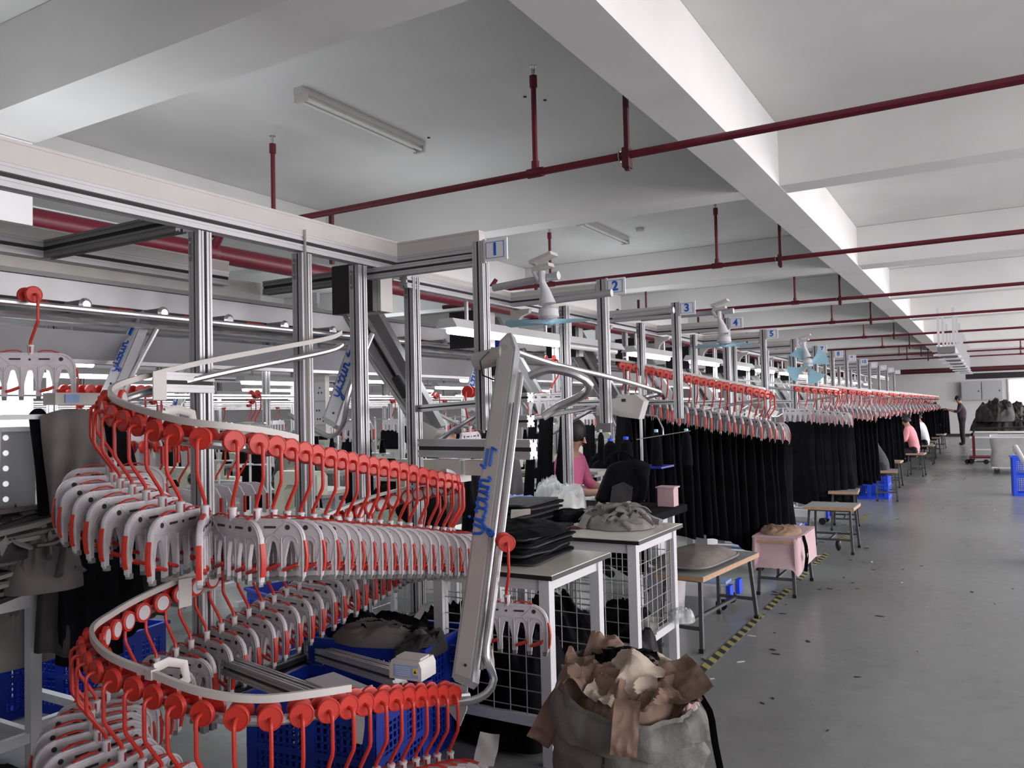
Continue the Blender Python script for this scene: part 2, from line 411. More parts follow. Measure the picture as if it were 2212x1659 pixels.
    D['side_clip'] = MB().tube([(.177,0,z0-.068),(.181,0,z0-.09),(.184,0,z0-.12),(.181,0,z0-.155),(.177,0,z0-.17)],.0085,RED,6,flat=(.5,1.1)).mesh('side_clip')
    D['lever'] = MB().tube([(0,-.009,0),(.02,-.011,.006),(.05,-.012,.018)],.006,DRED if False else RED,6).tube([(0,.009,0),(.02,.011,.006),(.05,.012,.018)],.006,RED,6).mesh('lever')
    # one-piece version for far rails
    def merge(keys):
        m = MB()
        for k in keys:
            me = D[k]
            o = len(m.v); m.v += [tuple(v.co) for v in me.vertices]
            for p in me.polygons:
                m.f.append(tuple(i+o for i in p.vertices)); m.m.append(m.mi(me.materials[p.material_index]))
        return m
    D['wheels'] = merge(['wheel','inner_wheel']).mesh('wheels')
    return D
HM = hanger_meshes()
Z0H = -.25
def simple_hanger():
    m = MB()
    m.tube([(.034,0,0),(.062,0,-.015),(.062,0,-.11),(.006,0,-.2),(.003,0,-.225)], .0065, RED, 5)
    m.cyl((.022,0,0),(.037,0,0),DR,RED,12); m.cyl((-.037,0,0),(-.022,0,0),DR,RED,12)
    m.prism([(-.175,-.31),(-.15,-.262),(-.105,-.25),(.105,-.25),(.15,-.262),(.175,-.31),(.175,-.44),(.15,-.44),(.15,-.33),(-.15,-.33),(-.15,-.44),(-.175,-.44)],(0,-.008,0),(1,0,0),(0,0,1),(0,1,0),.016,HWH)
    for x in (-.09,-.03,.03,.09): m.box((x,0,-.38),(.018,.014,.12),HWH)
    for s in (-1,1): m.box((s*.18,0,-.37),(.012,.018,.1),RED)
    return m.mesh('clamp_hanger')
SIMPLE = simple_hanger()
def hanger(p, rz, label, group, level=2, twist=.35):
    """level 2: all parts, level 1: main parts, level 0: one mesh"""
    if level == 0:
        o = inst(SIMPLE, 'clamp_hanger', None, p, (0,0,rz)); return tag(o, label, 'hanger', group)
    t = thing('clamp_hanger', label, 'hanger', p, rz, group)
    inst(HM['hook'], 'hook', t)
    if level == 2: inst(HM['wheel'], 'wheel', t); inst(HM['inner_wheel'], 'wheel', t)
    else: inst(HM['wheels'], 'wheel', t)
    r = (0,0,twist)
    inst(HM['body'], 'clamp_body', t, rot=r); inst(HM['cap'], 'cap', t, rot=r)
    for s in (0,1): inst(HM['side_clip'], 'side_clip', t, rot=(0,0,twist+s*PI))
    if level == 2:
        for s in (0,1): inst(HM['top_clip'], 'top_clip', t, rot=(0,0,twist+s*PI))
        c, sn = math.cos(twist), math.sin(twist)
        for x in (-.152,-.088,.040,.102): inst(HM['lever'], 'lever', t, (x*c, x*sn, Z0H-.165), r)
    return t

def catmull(P, step=.02):
    P = [V(p) for p in P]; out = []
    for i in range(len(P)-1):
        a, b, c, d = P[max(i-1,0)], P[i], P[i+1], P[min(i+2,len(P)-1)]
        n = max(2, int((c-b).length/step))
        for k in range(n):
            t = k/n
            out.append(.5*((2*b)+(c-a)*t+(2*a-5*b+4*c-d)*t*t+(3*b-a-3*c+d)*t**3))
    out.append(P[-1]); return out
class Path:
    def __init__(s, P, step=.02):
        s.p = catmull(P, step); s.L = [0]
        for a, b in zip(s.p, s.p[1:]): s.L.append(s.L[-1]+(b-a).length)
        s.len = s.L[-1]
    def at(s, d):
        d = max(0, min(s.len-1e-6, d))
        import bisect
        i = min(bisect.bisect_right(s.L, d)-1, len(s.p)-2)
        q = (d-s.L[i])/max(1e-9, s.L[i+1]-s.L[i])
        return s.p[i].lerp(s.p[i+1], q), (s.p[i+1]-s.p[i]).normalized()
    def seg(s, a, b, n):
        return [s.at(a+(b-a)*i/n)[0] for i in range(n+1)]

# ------------------------------------------------------------------ storage loop with the red clamp hangers (near)
RP = [(-2.85,3.15,1.93),(-2.85,3.02,1.885),(-2.85,2.36,1.755),(-2.86,2.05,1.68),(-2.80,1.86,1.63),(-2.67,1.77,1.585),(-2.49,1.735,1.545),(-2.27,1.74,1.50),(-2.15,1.81,1.48),(-2.115,1.97,1.455),
      (-2.13,2.2,1.41),(-2.16,2.5,1.355),(-2.175,2.75,1.31),(-2.18,2.98,1.26),(-2.22,3.18,1.225),(-2.36,3.40,1.18),(-2.56,3.50,1.14),(-2.74,3.44,1.10),(-2.83,3.28,1.065),(-2.85,3.0,1.015),(-2.85,2.6,.94),
      (-2.84,2.25,.875),(-2.83,2.0,.83),(-2.79,1.85,.805),(-2.66,1.68,.795),(-2.42,1.575,.775),(-2.2,1.575,.745),(-2.0,1.60,.712),(-1.86,1.68,.69),(-1.775,1.82,.676),(-1.755,2.0,.645),(-1.76,2.25,.585),(-1.775,2.45,.53),(-1.75,2.60,.495)]
rail = Path(RP)
# parameter (arc length) of a few landmarks
def near_s(p):
    p = V(p); return min(range(len(rail.p)), key=lambda i: (rail.p[i]-p).length)
def sl(p): return rail.L[near_s(p)]
t = thing('storage_rail', 'descending spiral storage rail of silver pipe, nearest the camera, full of empty hangers', 'rail', (0,0,0))
dn = V((0,0,-.017))
MB().tube([p+dn for p in rail.seg(0, rail.len, 260)], .0155, STEEL, 10).build('pipe', t)
def cover(mb, pts, m, w=.006, h=.02, dz=.044):
    pts = [p+V((0,0,dz)) for p in pts]
    mb.tube(pts, .011, m, 8)
def ribbon(mb, pts, w, th, dz, m):
    vs=[]; 
    for i,p in enumerate(pts):
        a = pts[max(i-1,0)]; b = pts[min(i+1,len(pts)-1)]; tt=(b-a); tt.z=0; tt.normalize(); nn=V((tt.y,-tt.x,0))
        for sx,sz in ((1,0),(1,1),(-1,1),(-1,0)): vs.append(p+nn*(sx*w/2)+V((0,0,dz+sz*th)))
    fs=[]
    for i in range(len(pts)-1):
        for k in range(4): fs.append((i*4+k,i*4+(k+1)%4,i*4+4+(k+1)%4,i*4+4+k))
    fs += [(3,2,1,0), tuple(len(vs)-4+k for k in range(4))]
    mb.add(vs,fs,m)
m1 = MB(); ribbon(m1, rail.seg(0, sl((-2.12,2.10,1.43)), 90), .014, .022, .036, CREAM); m1.build('cover_strip', t)
m1 = MB(); ribbon(m1, rail.seg(sl((-2.22,3.1,1.23)), sl((-2.85,3.0,1.015)), 50), .03, .014, .04, ALU); m1.build('cover_strip', t)
m1 = MB(); ribbon(m1, rail.seg(sl((-2.85,2.9,1.0)), sl((-1.77,1.95,.66)), 120), .014, .022, .036, CREAM); m1.build('cover_strip', t)
# brackets that hold the rail
def bracket(p, arm_to, label=None, m=CREAM):
    p = V(p); mb = MB()
    mb.box(p+V((.0,0,.052)),(.10,.06,.006),m); mb.box(p+V((.05,0,.0)),(.006,.06,.11),m); mb.box(p+V((.02,0,-.055)),(.06,.06,.005),m)
    mb.build('rail_bracket', t)
bracket((-2.86,2.06,1.685),None); bracket((-2.85,2.16,.86),None)
for p in [(-2.36,1.74,1.52),(-2.2,1.575,.745)]:
    MB().box(V(p)+V((0,0,.045)),(.03,.022,.03),CREAM).tube([V(p)+V((0,.01,.058)),V(p)+V((.0,.06,.065)),V(p)+V((.02,.10,.05)),V(p)+V((.02,.11,-.0)),V(p)+V((0,.05,-.03))],.009,CREAM,6,flat=(1.6,.4)).build('rail_clamp', t)

# hangers on the spiral
sA, sB, sC = sl((-2.79,1.85,1.63)), sl((-2.22,3.18,1.225)), sl((-2.85,2.2,.865))
s1, s4 = sl((-2.15,1.80,1.48)), sl((-1.80,1.75,.683))
s = sA-.02; cnt = {}
while s < rail.len-.10:
    if s < s1+.05: nm, stp, tw = 'upper left bend', .083, .22
    elif s < sB+.10: nm, stp, tw = 'upper front run', .0705, .46
    elif s < sB+.25: s = sB+.25; continue
    elif s < sC: nm, stp, tw = 'rear run', .078, -.15
    elif s < s4: nm, stp, tw = 'lower left bend', .088, .2
    else: nm, stp, tw = 'lower front run', .0745, .42
    i = cnt.get(nm, 0); cnt[nm] = i+1
    p, tt = rail.at(s+random.uniform(-.004,.004)); nn = V((tt.y,-tt.x,0)).normalized()
    kd = {'upper front run':.22,'lower front run':.22,'rear run':-.1}.get(nm, .0)
    hanger(p, math.atan2(nn.y, nn.x)-kd, f'red and white clamp hanger, {ordw(i)} along the {nm} of the near spiral', 'empty clamp hangers on the near spiral rail', 2, tw+kd+random.uniform(-.05,.05))
    s += stp

# ------------------------------------------------------------------ aluminium frame of the first bay
XA = -2.95
def fpost(name, x, y, z0, z1, label, w=.068, group='upright aluminium posts of the frame', parts=True):
    t = thing(name, label, 'post', (x,y,0), 0, group)
    mb = MB(); extr(mb, (0,0,z0),(0,0,z1), w); mb.build('extrusion', t)
    if parts:
        for z in (z1-.08, z0+.09):
            MB().box((-.012,-w/2-.004,z),(.018,.006,.10),ALUD).cyl((-.012,-w/2-.01,z-.03),(-.012,-w/2-.004,z-.03),.006,STEEL,8).cyl((-.012,-w/2-.01,z+.03),(-.012,-w/2-.004,z+.03),.006,STEEL,8).build('corner_plate', t)
    return t
posts = [(2.37,.22,'thick aluminium post, leftmost inside the near spiral rail'),(2.98,.0,'aluminium post with a taped cable, second inside the near spiral rail'),(3.40,.28,'aluminium post beside the black screen box, third from the left'),(3.88,.0,'aluminium post behind the right end of the spiral rail')]
for i,(y,z0,lb) in enumerate(posts):
    fp = fpost('frame_post', XA, y, z0, 2.365, lb)
    if i == 1:
        MB().tube([(.034,-.012,2.48),(.036,-.014,2.3),(.038,-.008,1.5),(.037,-.012,1.0),(.036,-.006,.72),(.10,-.0,.5),(.2,.05,.34)],.008,CREAM,6,flat=(1.3,.5)).build('cable', fp)
def fbeam(name, p0, p1, label, w=.06, w2=None, cap=0, m=None, group='aluminium beams of the frame'):
    c = (V(p0)+V(p1))/2
    t = thing(name, label, 'beam', tuple(c), 0, group)
    mb = MB(); extr(mb, V(p0)-c, V(p1)-c, w, m or ALU, w2); mb.build('extrusion', t)
    if cap:
        d = (V(p1)-V(p0)).normalized()
        mb = MB(); u = V((0,0,(w2 or w)/2+cap/2+.001)); mb.bar(V(p0)-c+u, V(p1)-c+u, w*.95, cap, CREAM)
        u2 = V((0,0,(w2 or w)/2+cap+.006)); mb.bar(V(p0)-c+u2, V(p1)-c+u2, w*1.05, .012, CREAM); mb.build('cable_duct', t)
    return t
fbeam('frame_beam', (XA,.3,2.415),(XA,3.80,2.415),'long aluminium beam with a cream cable duct on top, running from the left edge to sign 1', .06, .085, .075)
fbeam('frame_beam', (XA-.03,2.30,2.40),(-4.0,2.30,2.40),'dark aluminium cross beam at the upper left, from the long beam to the main line', .06, .085, m=ALUD)
fbeam('frame_beam', (XA,3.74,2.415),(-2.36,3.74,2.415),'short aluminium beam with a cream duct, from the long beam to the post of sign 1', .06, .085, .07)
fbeam('frame_beam', (XA-.03,3.72,2.38),(-4.0,3.72,2.38),'aluminium cross beam behind the first black screen box', .06, .085, m=ALUD)
fbeam('frame_beam', (XA,3.80,2.33),(XA,30.,2.33),'long aluminium top beam running away under the number signs', .06, .075, .03)
fbeam('frame_beam', (-4.0,.5,2.40),(-4.0,3.4,2.40),'aluminium beam above the main line at the upper left edge', .06, .085, .05)
# rail arms near the bottom and middle
fbeam('support_rail', (XA+.02,2.37,.53),(-1.99,2.08,.585),'low aluminium arm from the leftmost post forward to the lower rail', .06, .06)
fbeam('support_rail', (XA+.02,2.98,.40),(-1.93,2.42,.575),'low aluminium arm under the white sensor box', .06, .06)
fbeam('support_rail', (XA,2.37,.36),(XA,3.93,.36),'low aluminium rail tying the feet of the frame posts', .06, .06, m=ALUD)
fbeam('support_rail', (XA+.0,2.98,.68),(XA,3.93,.74),'aluminium rail between the posts at knee height', .06, .09, m=ALUD)
fbeam('support_rail', (XA+.06,2.36,1.70),(-2.84,2.08,1.70),'short aluminium arm holding the upper rail bend', .06, .08)
fbeam('support_rail', (XA+.06,2.34,.87),(-2.84,2.19,.87),'short aluminium arm holding the lower rail bend', .06, .08)
t = thing('rail_shoe', 'flat aluminium shoe clamping the lower rail cover', 'bracket', (-1.86,2.06,.70))
MB().box((-.05,0,-.04),(.22,.11,.006),ALU,Matrix.Rotation(-.28,3,'Z')).box((.06,-.02,-.06),(.006,.11,.05),ALU,Matrix.Rotation(-.28,3,'Z')).build('plate', t)
t = thing('sensor_box', 'cream sensor box with a blue printed label on the lower rail', 'sensor', (-1.80,2.33,.655), .1)
b = MB().prism([(-.065,-.03),(.065,-.03),(.065,.015),(.055,.035),(-.055,.035),(-.065,.015)],(0,-.05,0),(1,0,0),(0,0,1),(0,1,0),.10,CREAM).bb(-.05,.05,-.03,.03,.035,.042,CREAM).build('box', t)
mb = MB().box((.005,-.051,.0),(.10,.002,.042),BLUELAB)
for k in range(5): mb.box((-.008,-.0525,.014-k*.007),(.06,.001,.002),WHITEP)
mb.box((.042,-.0525,.003),(.018,.001,.022),YEL).prism([(-.006,-.005),(.006,-.005),(0,.006)],(.042,-.054,.002),(1,0,0),(0,0,1),(0,1,0),.001,DARK); mb.build('label_sticker', t)

# ------------------------------------------------------------------ lettering
STK = [
 [(.02,.46),(.06,.14),(.16,.04),(.28,.14),(.38,.5)], [(.38,.5),(.30,.1),(.22,-.3),(.10,-.44),(.0,-.36),(.1,-.2),(.3,-.05),(.46,.12)],
 [(.46,.12),(.60,.5)], [(.60,.5),(.56,.12),(.62,.02),(.74,.12)], [(.64,.70),(.655,.76)],
 [(.84,.40),(.93,.5),(1.02,.40),(1.01,.12),(.90,.0),(.80,.08)], [(1.30,.42),(1.22,.5),(1.10,.42),(1.02,.25),(1.05,.05),(1.15,.0),(1.28,.10)],
 [(1.28,.10),(1.42,.5)], [(1.42,.5),(1.38,.12),(1.47,.0),(1.60,.12),(1.70,.5)], [(1.70,.5),(1.67,.10),(1.73,.02),(1.84,.12)],
 [(1.90,.5),(1.87,0)], [(1.88,.2),(1.98,.44),(2.10,.48),(2.15,.36),(2.12,.1),(2.18,.0),(2.30,.10)],
 [(2.75,.12),(3.55,.12),(3.40,-.10)], [(2.70,.34),(2.62,.36),(2.78,.56)], [(2.62,.34),(3.45,.34)]]
def word(mb, org, ex, ey, h, m, r=.046, off=None):
    org, ex, ey = V(org), V(ex), V(ey); nn = ex.cross(ey).normalized()
    for st in STK:
        pts = st if len(st) < 3 or st[0][0] > 2.5 else [tuple(p)[:2] for p in catmull([(a,b,0) for a,b in st], .08)]
        q = [org+ex*((p[0]+p[1]*.22)*h)+ey*(p[1]*h)+nn*.002 for p in pts]
        mb.tube(q, r*h*1.15, m, 6, flat=None)
def text_mesh(txt, size, ext=.001, bold=.0):
    c = bpy.data.curves.new('txt','FONT'); c.body = txt; c.size = size; c.align_x = 'CENTER'; c.align_y = 'CENTER'; c.extrude = ext; c.offset = bold
    o = bpy.data.objects.new('txt', c); COL.objects.link(o); dg = bpy.context.evaluated_depsgraph_get(); dg.update()
    me = bpy.data.meshes.new_from_object(o.evaluated_get(dg)); bpy.data.objects.remove(o); me.materials.clear(); me.materials.append(BLUEL)
    return me

# ------------------------------------------------------------------ lift arm at station 1
def lift_arm(p0, p1, label, w=.10, plate=CREAM, group='slanted lift arms with blue lettering', face=(0,-1,0)):
    p0, p1 = V(p0), V(p1)
    t = thing('lift_arm', label, 'conveyor arm', tuple(p0), 0, group)
    d = p1-p0; L = d.length; d.normalize()
    fx = V(face).cross(d).normalized()*-1; ex = d.cross(V(face)).normalized()   # width direction
    fn = ex.cross(d).normalized()
    if fn.dot(V(face)) < 0: fn = -fn
    if ex.dot(V((1,0,0))) < 0: ex = -ex
    mb = MB()
    out = [(-w/2,.02),(-w/2+.02,0),(w/2-.02,-.02),(w/2,.0),(w/2,L-.1),(w/2-.04,L),(-w/2+.035,L),(-w/2,L-.03)]
    mb.prism(out,(0,0,0),ex,d,-fn,.045,ALU); mb.build('housing', t)
    mb = MB().prism([(-w/2+.012,.03),(w/2-.012,.01),(w/2-.012,L-.12),(w/2-.045,L-.03),(-w/2+.03,L-.03),(-w/2+.012,L-.05)],fn*.002,ex,d,-fn,.004,plate); mb.cyl(d*.06+ex*.01+fn*.002,d*.06+ex*.01+fn*.006,.006,DARK,8); mb.build('front_plate', t)
    hh = min(w*1.18, L*.155); mb = MB(); word(mb, d*(L*(.36 if L > 1 else .26))+ex*(.012)+fn*.003, d, -ex, hh, BLUEL); mb.build('lettering', t)
    return t, d, ex, fn, L
A0, A1 = V((-1.79,2.62,.52)), V((-2.02,3.43,1.935))
t, d, ex, fn, L = lift_arm(A0, A1, 'tall silver lift arm with blue script lettering in front of the white table')
rx = ex*.085
arc = [V((-1.775,2.44,.50))-A0, V((-1.77,2.52,.475))-A0, V((-1.74,2.60,.46))-A0, V((-1.705,2.66,.475))-A0, V((-1.695,2.70,.52))-A0] + [rx+d*(.10+k*.1)-fn*.02 for k in range(int((L-.15)/.1))]
MB().tube([tuple(q) for q in catmull(arc,.03)], .0155, STEEL, 10).build('rail_pipe', t)
MB().tube([tuple(rx*.75+d*(.05+k*.1)-fn*.03) for k in range(int((L-.25)/.1))], .008, ALUD, 6).build('chain_guard', t)
MB().prism([(-.05,-.0),(-.05,-.10),(.02,-.16),(.04,-.10),(.03,-.02)],(0,0,.0),ex,d,-fn,.004,ALU).build('foot_plate', t)
MB().cyl(d*(L-.1)-fn*.03-ex*.19, d*(L-.1)-fn*.03-ex*.04, .042, CREAM, 16).lathe([(.0,0),(.042,0),(.045,.01),(.045,.15),(.05,.16),(.05,.17)],d*(L-.1)-fn*.03-ex*.2,CREAM,16,ex).build('motor', t)
MB().tube([d*(L-.1)-ex*.09+fn*.02, d*(L-.16)-ex*.12+fn*.04, d*(L-.24)-ex*.10+fn*.03, d*(L-.27)-ex*.04+fn*.01],.004,BLACKP,6).build('motor_cable', t)
p = A0 + rx + d*((1.02-.52)/d.z) - fn*.02 + V((.03,0,0))
hanger(p+V((.01,-.03,-.01)), math.radians(-48), 'single empty clamp hanger riding up the silver lift arm', 'clamp hangers riding alone', 2, 1.05)
# side horn of the lift arm
t = thing('rail_elbow', 'short polished rail elbow sticking out beside the top of the lift arm', 'rail', (-1.90,3.45,1.72))
MB().tube(catmull([(-.02,0,.0),(.08,.02,.03),(.20,.06,.0),(.24,.12,-.05),(.18,.16,-.10),(.05,.16,-.15),(-.02,.12,-.2)],.03),.022,STEEL,10).build('pipe', t)
t = thing('drive_box', 'open aluminium drive frame between post 1 and the lift arm', 'bracket', (-2.33,3.66,1.5))
mb = MB(); extr(mb,(0,0,.12),(.32,-.05,.12),.05); mb.build('rail_bar', t)
mb = MB(); extr(mb,(0,.0,.0),(.32,-.05,.0),.06); mb.build('rail_bar', t)
mb = MB(); extr(mb,(-.42,.02,-.14),(.36,-.1,-.14),.06,ALU,.10); mb.build('rail_bar', t)
MB().bb(-.08,.14,-.06,.04,-.28,-.2,CREAM).cyl((.05,-.02,-.22),(.05,-.02,-.3),.04,ALU,14).bb(-.3,-.12,-.05,.06,-.32,-.2,CREAM).build('gearbox', t)
MB().bb(.06,.18,-.05,.05,.24,.30,BLACKP).bb(.13,.19,-.07,.0,.3,.42,BLUEP).build('reader', t)
fbeam('support_rail', (-2.95,3.9,1.58),(-2.35,3.70,1.60),'thin aluminium strut between the fourth post and post 1', .035, .04)

# ------------------------------------------------------------------ number sign posts
num = {}
signY = [3.50,5.02,6.50,7.98,9.50,11.15,12.7,14.2,15.7,17.3,18.9,20.6,22.3,24.0]
SX = -2.22
for k, y in enumerate(signY):
    zt = 2.42
    n = k+1
    t = thing('sign_post', f'aluminium post carrying the white number sign {n}', 'sign post', (SX,y,0), 0, 'numbered station posts')
    mb = MB(); extr(mb,(0,0,1.46),(0,0,zt),.062); mb.build('extrusion', t)
    s = MB().box((.105,-.02,zt-.055),(.135,.008,.11),WHITEB).box((.04,-.02,zt-.055),(.012,.02,.12),CREAM).build('sign_plate', t)
    mb = MB()
    for a,b in [((.05,-.095),(.155,-.095)),((.05,-.015),(.155,-.015)),((.05,-.015),(.05,-.095)),((.155,-.015),(.155,-.095))]:
        mb.bar((a[0],-.0255,zt+a[1]),(b[0],-.0255,zt+b[1]),.002,.002,BLUEL,up=(0,1,0))
    mb.build('border', s)
    if n <= 10:
        o = inst(text_mesh(str(n), .088, .0008, .0026), 'digit', s, (.1025,-.0262,zt-.055), (PI/2,0,0))
    fbeam('frame_beam', (XA,y,zt-.09),(SX-.03,y,zt-.09), f'short aluminium beam carrying the post of sign {n}' if n>1 else 'lower short aluminium beam behind the post of sign 1', .05, .06, .025 if n>1 else 0, group='cross beams of the numbered stations')

# ------------------------------------------------------------------ main line (behind the frame)
t = thing('main_conveyor', 'long aluminium main conveyor with a polished guide rail running behind the frame', 'conveyor', (-4.0,0,0))
MB().bb(-.05,.04,-1,30,2.13,2.26,ALU).build('side_panel', t)
MB().bb(-.08,.06,-1,30,2.262,2.285,ALUD).build('top_flange', t)
MB().tube([(.42,-1,2.065),(.42,30,2.065)],.016,STEEL,10).build('guide_rail', t)
MB().tube([(.30,-1,2.03),(.30,30,2.03)],.014,STEEL,8).build('guide_rail', t)
MB().bb(.16,.20,-1,30,2.03,2.11,ALUD).bb(.0,.18,-1,30,2.10,2.13,DARK).build('chain_track', t)
MB().add([V((.10,-1,1.86)),V((.10,30,1.86)),V((.20,30,1.99)),V((.20,-1,1.99)),V((.115,-1,1.86)),V((.115,30,1.86)),V((.215,30,1.99)),V((.215,-1,1.99))],[(0,1,2,3),(7,6,5,4),(0,4,5,1),(2,6,7,3)],ALU).bb(.08,.12,-1,30,1.84,1.86,ALU).build('drip_tray', t)
for k in range(36):
    y = 1.45+k*.42
    MB().cyl((.20,y,2.10),(.33,y,2.10),.028,ALUD,12).lathe([(.03,0),(.034,.01),(.02,.02)],(.33,y,2.10),STEEL,12,(1,0,0)).build('roller', t)
    if k%1==0: MB().cyl((.36,y+.10,2.085),(.36,y+.23,2.085),.012,DRED,8).build('push_pin', t)
MB().bb(-.09,-.05,-1,3.72,2.29,2.42,CREAM).build('back_board', t)
hanger((-3.55,1.97,2.10), 0, 'empty clamp hanger alone on the main rail at the upper left', 'clamp hangers riding alone', 2, .94)
hanger((-3.55,1.42,2.10), 0, 'empty clamp hanger cut off by the left edge of the picture', 'clamp hangers riding alone', 2, .94)

# black screen boxes under the frame
def screen_box(x, y, z, label, s=1.):
    t = thing('screen_box', label, 'monitor', (x,y,z), 0, 'black terminal boxes under the frame')
    MB().bb(-.15*s,.15*s,-.14*s,-.1*s,-.14*s,.14*s,SCREEN).bb(-.15*s,.15*s,-.098*s,-.07*s,-.135*s,.135*s,BLACKP).build('screen', t)
    MB().prism([(-.13*s,-.13*s),(.13*s,-.13*s),(.13*s,.13*s),(-.13*s,.13*s)],(0,-.07*s,0),(1,0,0),(0,0,1),(0,1,0),.13*s,CREAM).build('casing', t)
    MB().bb(-.03,.03,.0,.04,.13*s,.2,ALUD).build('bracket', t)
screen_box(-3.10,3.66,2.27,'black terminal box with a cream back, under the beam near sign 1')
for k,(x,y) in enumerate([(-3.1,5.2),(-3.1,6.75),(-3.1,8.35),(-3.1,9.95),(-3.1,11.6),(-3.1,13.2),(-3.1,14.8),(-3.1,16.4)]):
    screen_box(x-.25, y, 2.17, f'black terminal box under the frame, {ordw(k)} one beyond sign 1')

# ------------------------------------------------------------------ repeated station hardware beyond sign 1
def lamp(x, y, z, label, group, L=1.2, lit=True, rods=True, power=0):
    t = thing('tube_lamp', label, 'lamp', (x,y,z), 0, group)
    MB().prism([(-.085,0),(.085,0),(.05,.06),(-.05,.06)],(0,-L/2,0),(1,0,0),(0,0,1),(0,1,0),L,WHITEP).build('reflector', t)
    MB().cyl((0,-L/2+.03,-.016),(0,L/2-.03,-.016),.024,TUBE if lit else TUBEOFF,10).build('tube', t)
    if rods:
        for s in (-1,1): MB().cyl((0,s*L*.35,.04),(0,s*L*.35,.28),.014,ALU,8).build('rod', t)
    if power:
        l = bpy.data.lights.new('lamp_light','AREA'); l.shape='RECTANGLE'; l.size=.12; l.size_y=L; l.energy=power; l.color=(.93,.97,1)
        o = bpy.data.objects.new('lamp_light', l); COL.objects.link(o); o.parent=t; o.location=(0,0,-.045)
LG = 'fluorescent strips along the main line'
for k, y in enumerate([5.1,6.5,7.95,9.8,11.35,12.9,14.5,16.1,17.8,19.5,21.2,23,25]):
    lit = k != 1
    lamp(-3.0, y, 2.10, f'{"lit" if lit else "unlit"} fluorescent strip over the sewing line, {ordw(k)} from the lift arm', LG, 1.6 if k==0 else 1.15, lit, True, 10 if lit and k<9 else 0)
LG2 = 'fluorescent strips over the back lanes'
kk = 0
for lane in (-5.4,-7.4,-9.4,-12.0):
    for j in range(9):
        y = 3.0+j*1.9+random.uniform(-.3,.3)
        lamp(lane, y, 1.98+random.uniform(-.05,.05), f'lit fluorescent strip over the back lanes, {ordw(j)} from the left in the {ordw([-5.4,-7.4,-9.4,-12.0].index(lane))} lane back', LG2, 1.2, True, True, 15 if j%2==0 else 0)
        kk += 1
lamp(-4.45, 1.78, 1.90, 'very bright strip lamp at the left edge of the picture', 'fluorescent strips at the left edge', 1.1, True, False, 10)
t = thing('lamp_hood', 'overexposed curved white lamp hood at the left, behind the single hanger', 'lamp', (-4.6,2.35,1.93))
MB().prism(arcp(0,-.03,.08,0,PI,8),(0,-.55,0),(1,0,0),(0,0,1),(0,1,0),1.0,TUBE).build('hood', t)

for k, y in enumerate(signY[1:11]):
    n = k+2
    # floor post in the frame plane and an inner post
    fpost('frame_post', -2.62, y+.22, .0, 2.30, f'aluminium floor post behind sign {n}', .058, 'floor posts of the numbered stations', parts=k<3)
    fpost('frame_post', -3.05, y+.9, 1.2, 2.30, f'hanging aluminium post between sign {n} and the next sign', .045, 'inner posts of the numbered stations', parts=False)
    fbeam('support_rail', (-2.60,y+.18,1.60),(SX,y,1.60), f'thin aluminium strut at head height joining the two posts at sign {n}', .035, .04, group='struts of the numbered stations')
    # cream quarter round gusset
    t = thing('gusset', f'cream quarter-round gusset under the beam at sign {n}', 'bracket', (-3.0,y+.1,2.12), 0, 'cream gussets under the beam')
    MB().prism([(0,0),(.16,0),(.15,-.03),(.09,-.05),(.05,-.09),(.03,-.16),(0,-.16)],(0,0,.17),(1,0,0),(0,0,1),(0,1,0),.04,CREAM).build('plate', t)
# slanted drop arms from the main line down to each station
for k in range(9):
    y = 4.05+k*1.55
    t = thing('drop_arm', f'dull slanted conveyor arm coming down from the main line, {ordw(k)} from the front', 'conveyor arm', (-3.15,y,1.45), 0, 'slanted drop arms from the main line')
    a, b = V((.12,.10,0)), V((-.32,-.05,.84))
    mb = MB().bar(a+V((-.05,0,0)),b+V((-.05,0,0)),.12,.05,ALU,up=(0,-1,.2)).bar(a+V((.06,0,0)),b+V((.06,0,.0)),.09,.07,ALUD,up=(0,-1,.2)); mb.build('housing', t)
    MB().bar(a+V((.03,-.045,.02)),b+V((.03,-.045,-.02)),.03,.02,STEEL,up=(0,-1,.2)).bar(a+V((-.02,-.045,.02)),b+V((-.02,-.045,-.02)),.012,.02,DARK,up=(0,-1,.2)).build('track', t)
    MB().tube(catmull([b+V((-.05,-.08,-.1)),b*.5+a*.5+V((-.10,-.08,0)),a+V((-.10,-.08,.08)),a+V((-.03,-.08,-.06)),a+V((.08,-.08,-.08)),a+V((.22,-.06,.0)),a+V((.42,-.06,.10))],.05),.014,STEEL,8).build('guide_rail', t)
    MB().box(a+V((.02,-.02,-.02)),(.12,.09,.10),CREAM,Matrix.Rotation(.5,3,'Y')).box(a+V((-.06,-.05,-.03)),(.05,.03,.08),WHITEP,Matrix.Rotation(.5,3,'Y')).build('gearbox', t)
    MB().bar(a*.75+b*.25+V((0,-.06,0)),a*.6+b*.4+V((0,-.06,0)),.04,.04,BLACKP,up=(0,-1,.2)).build('damper', t)
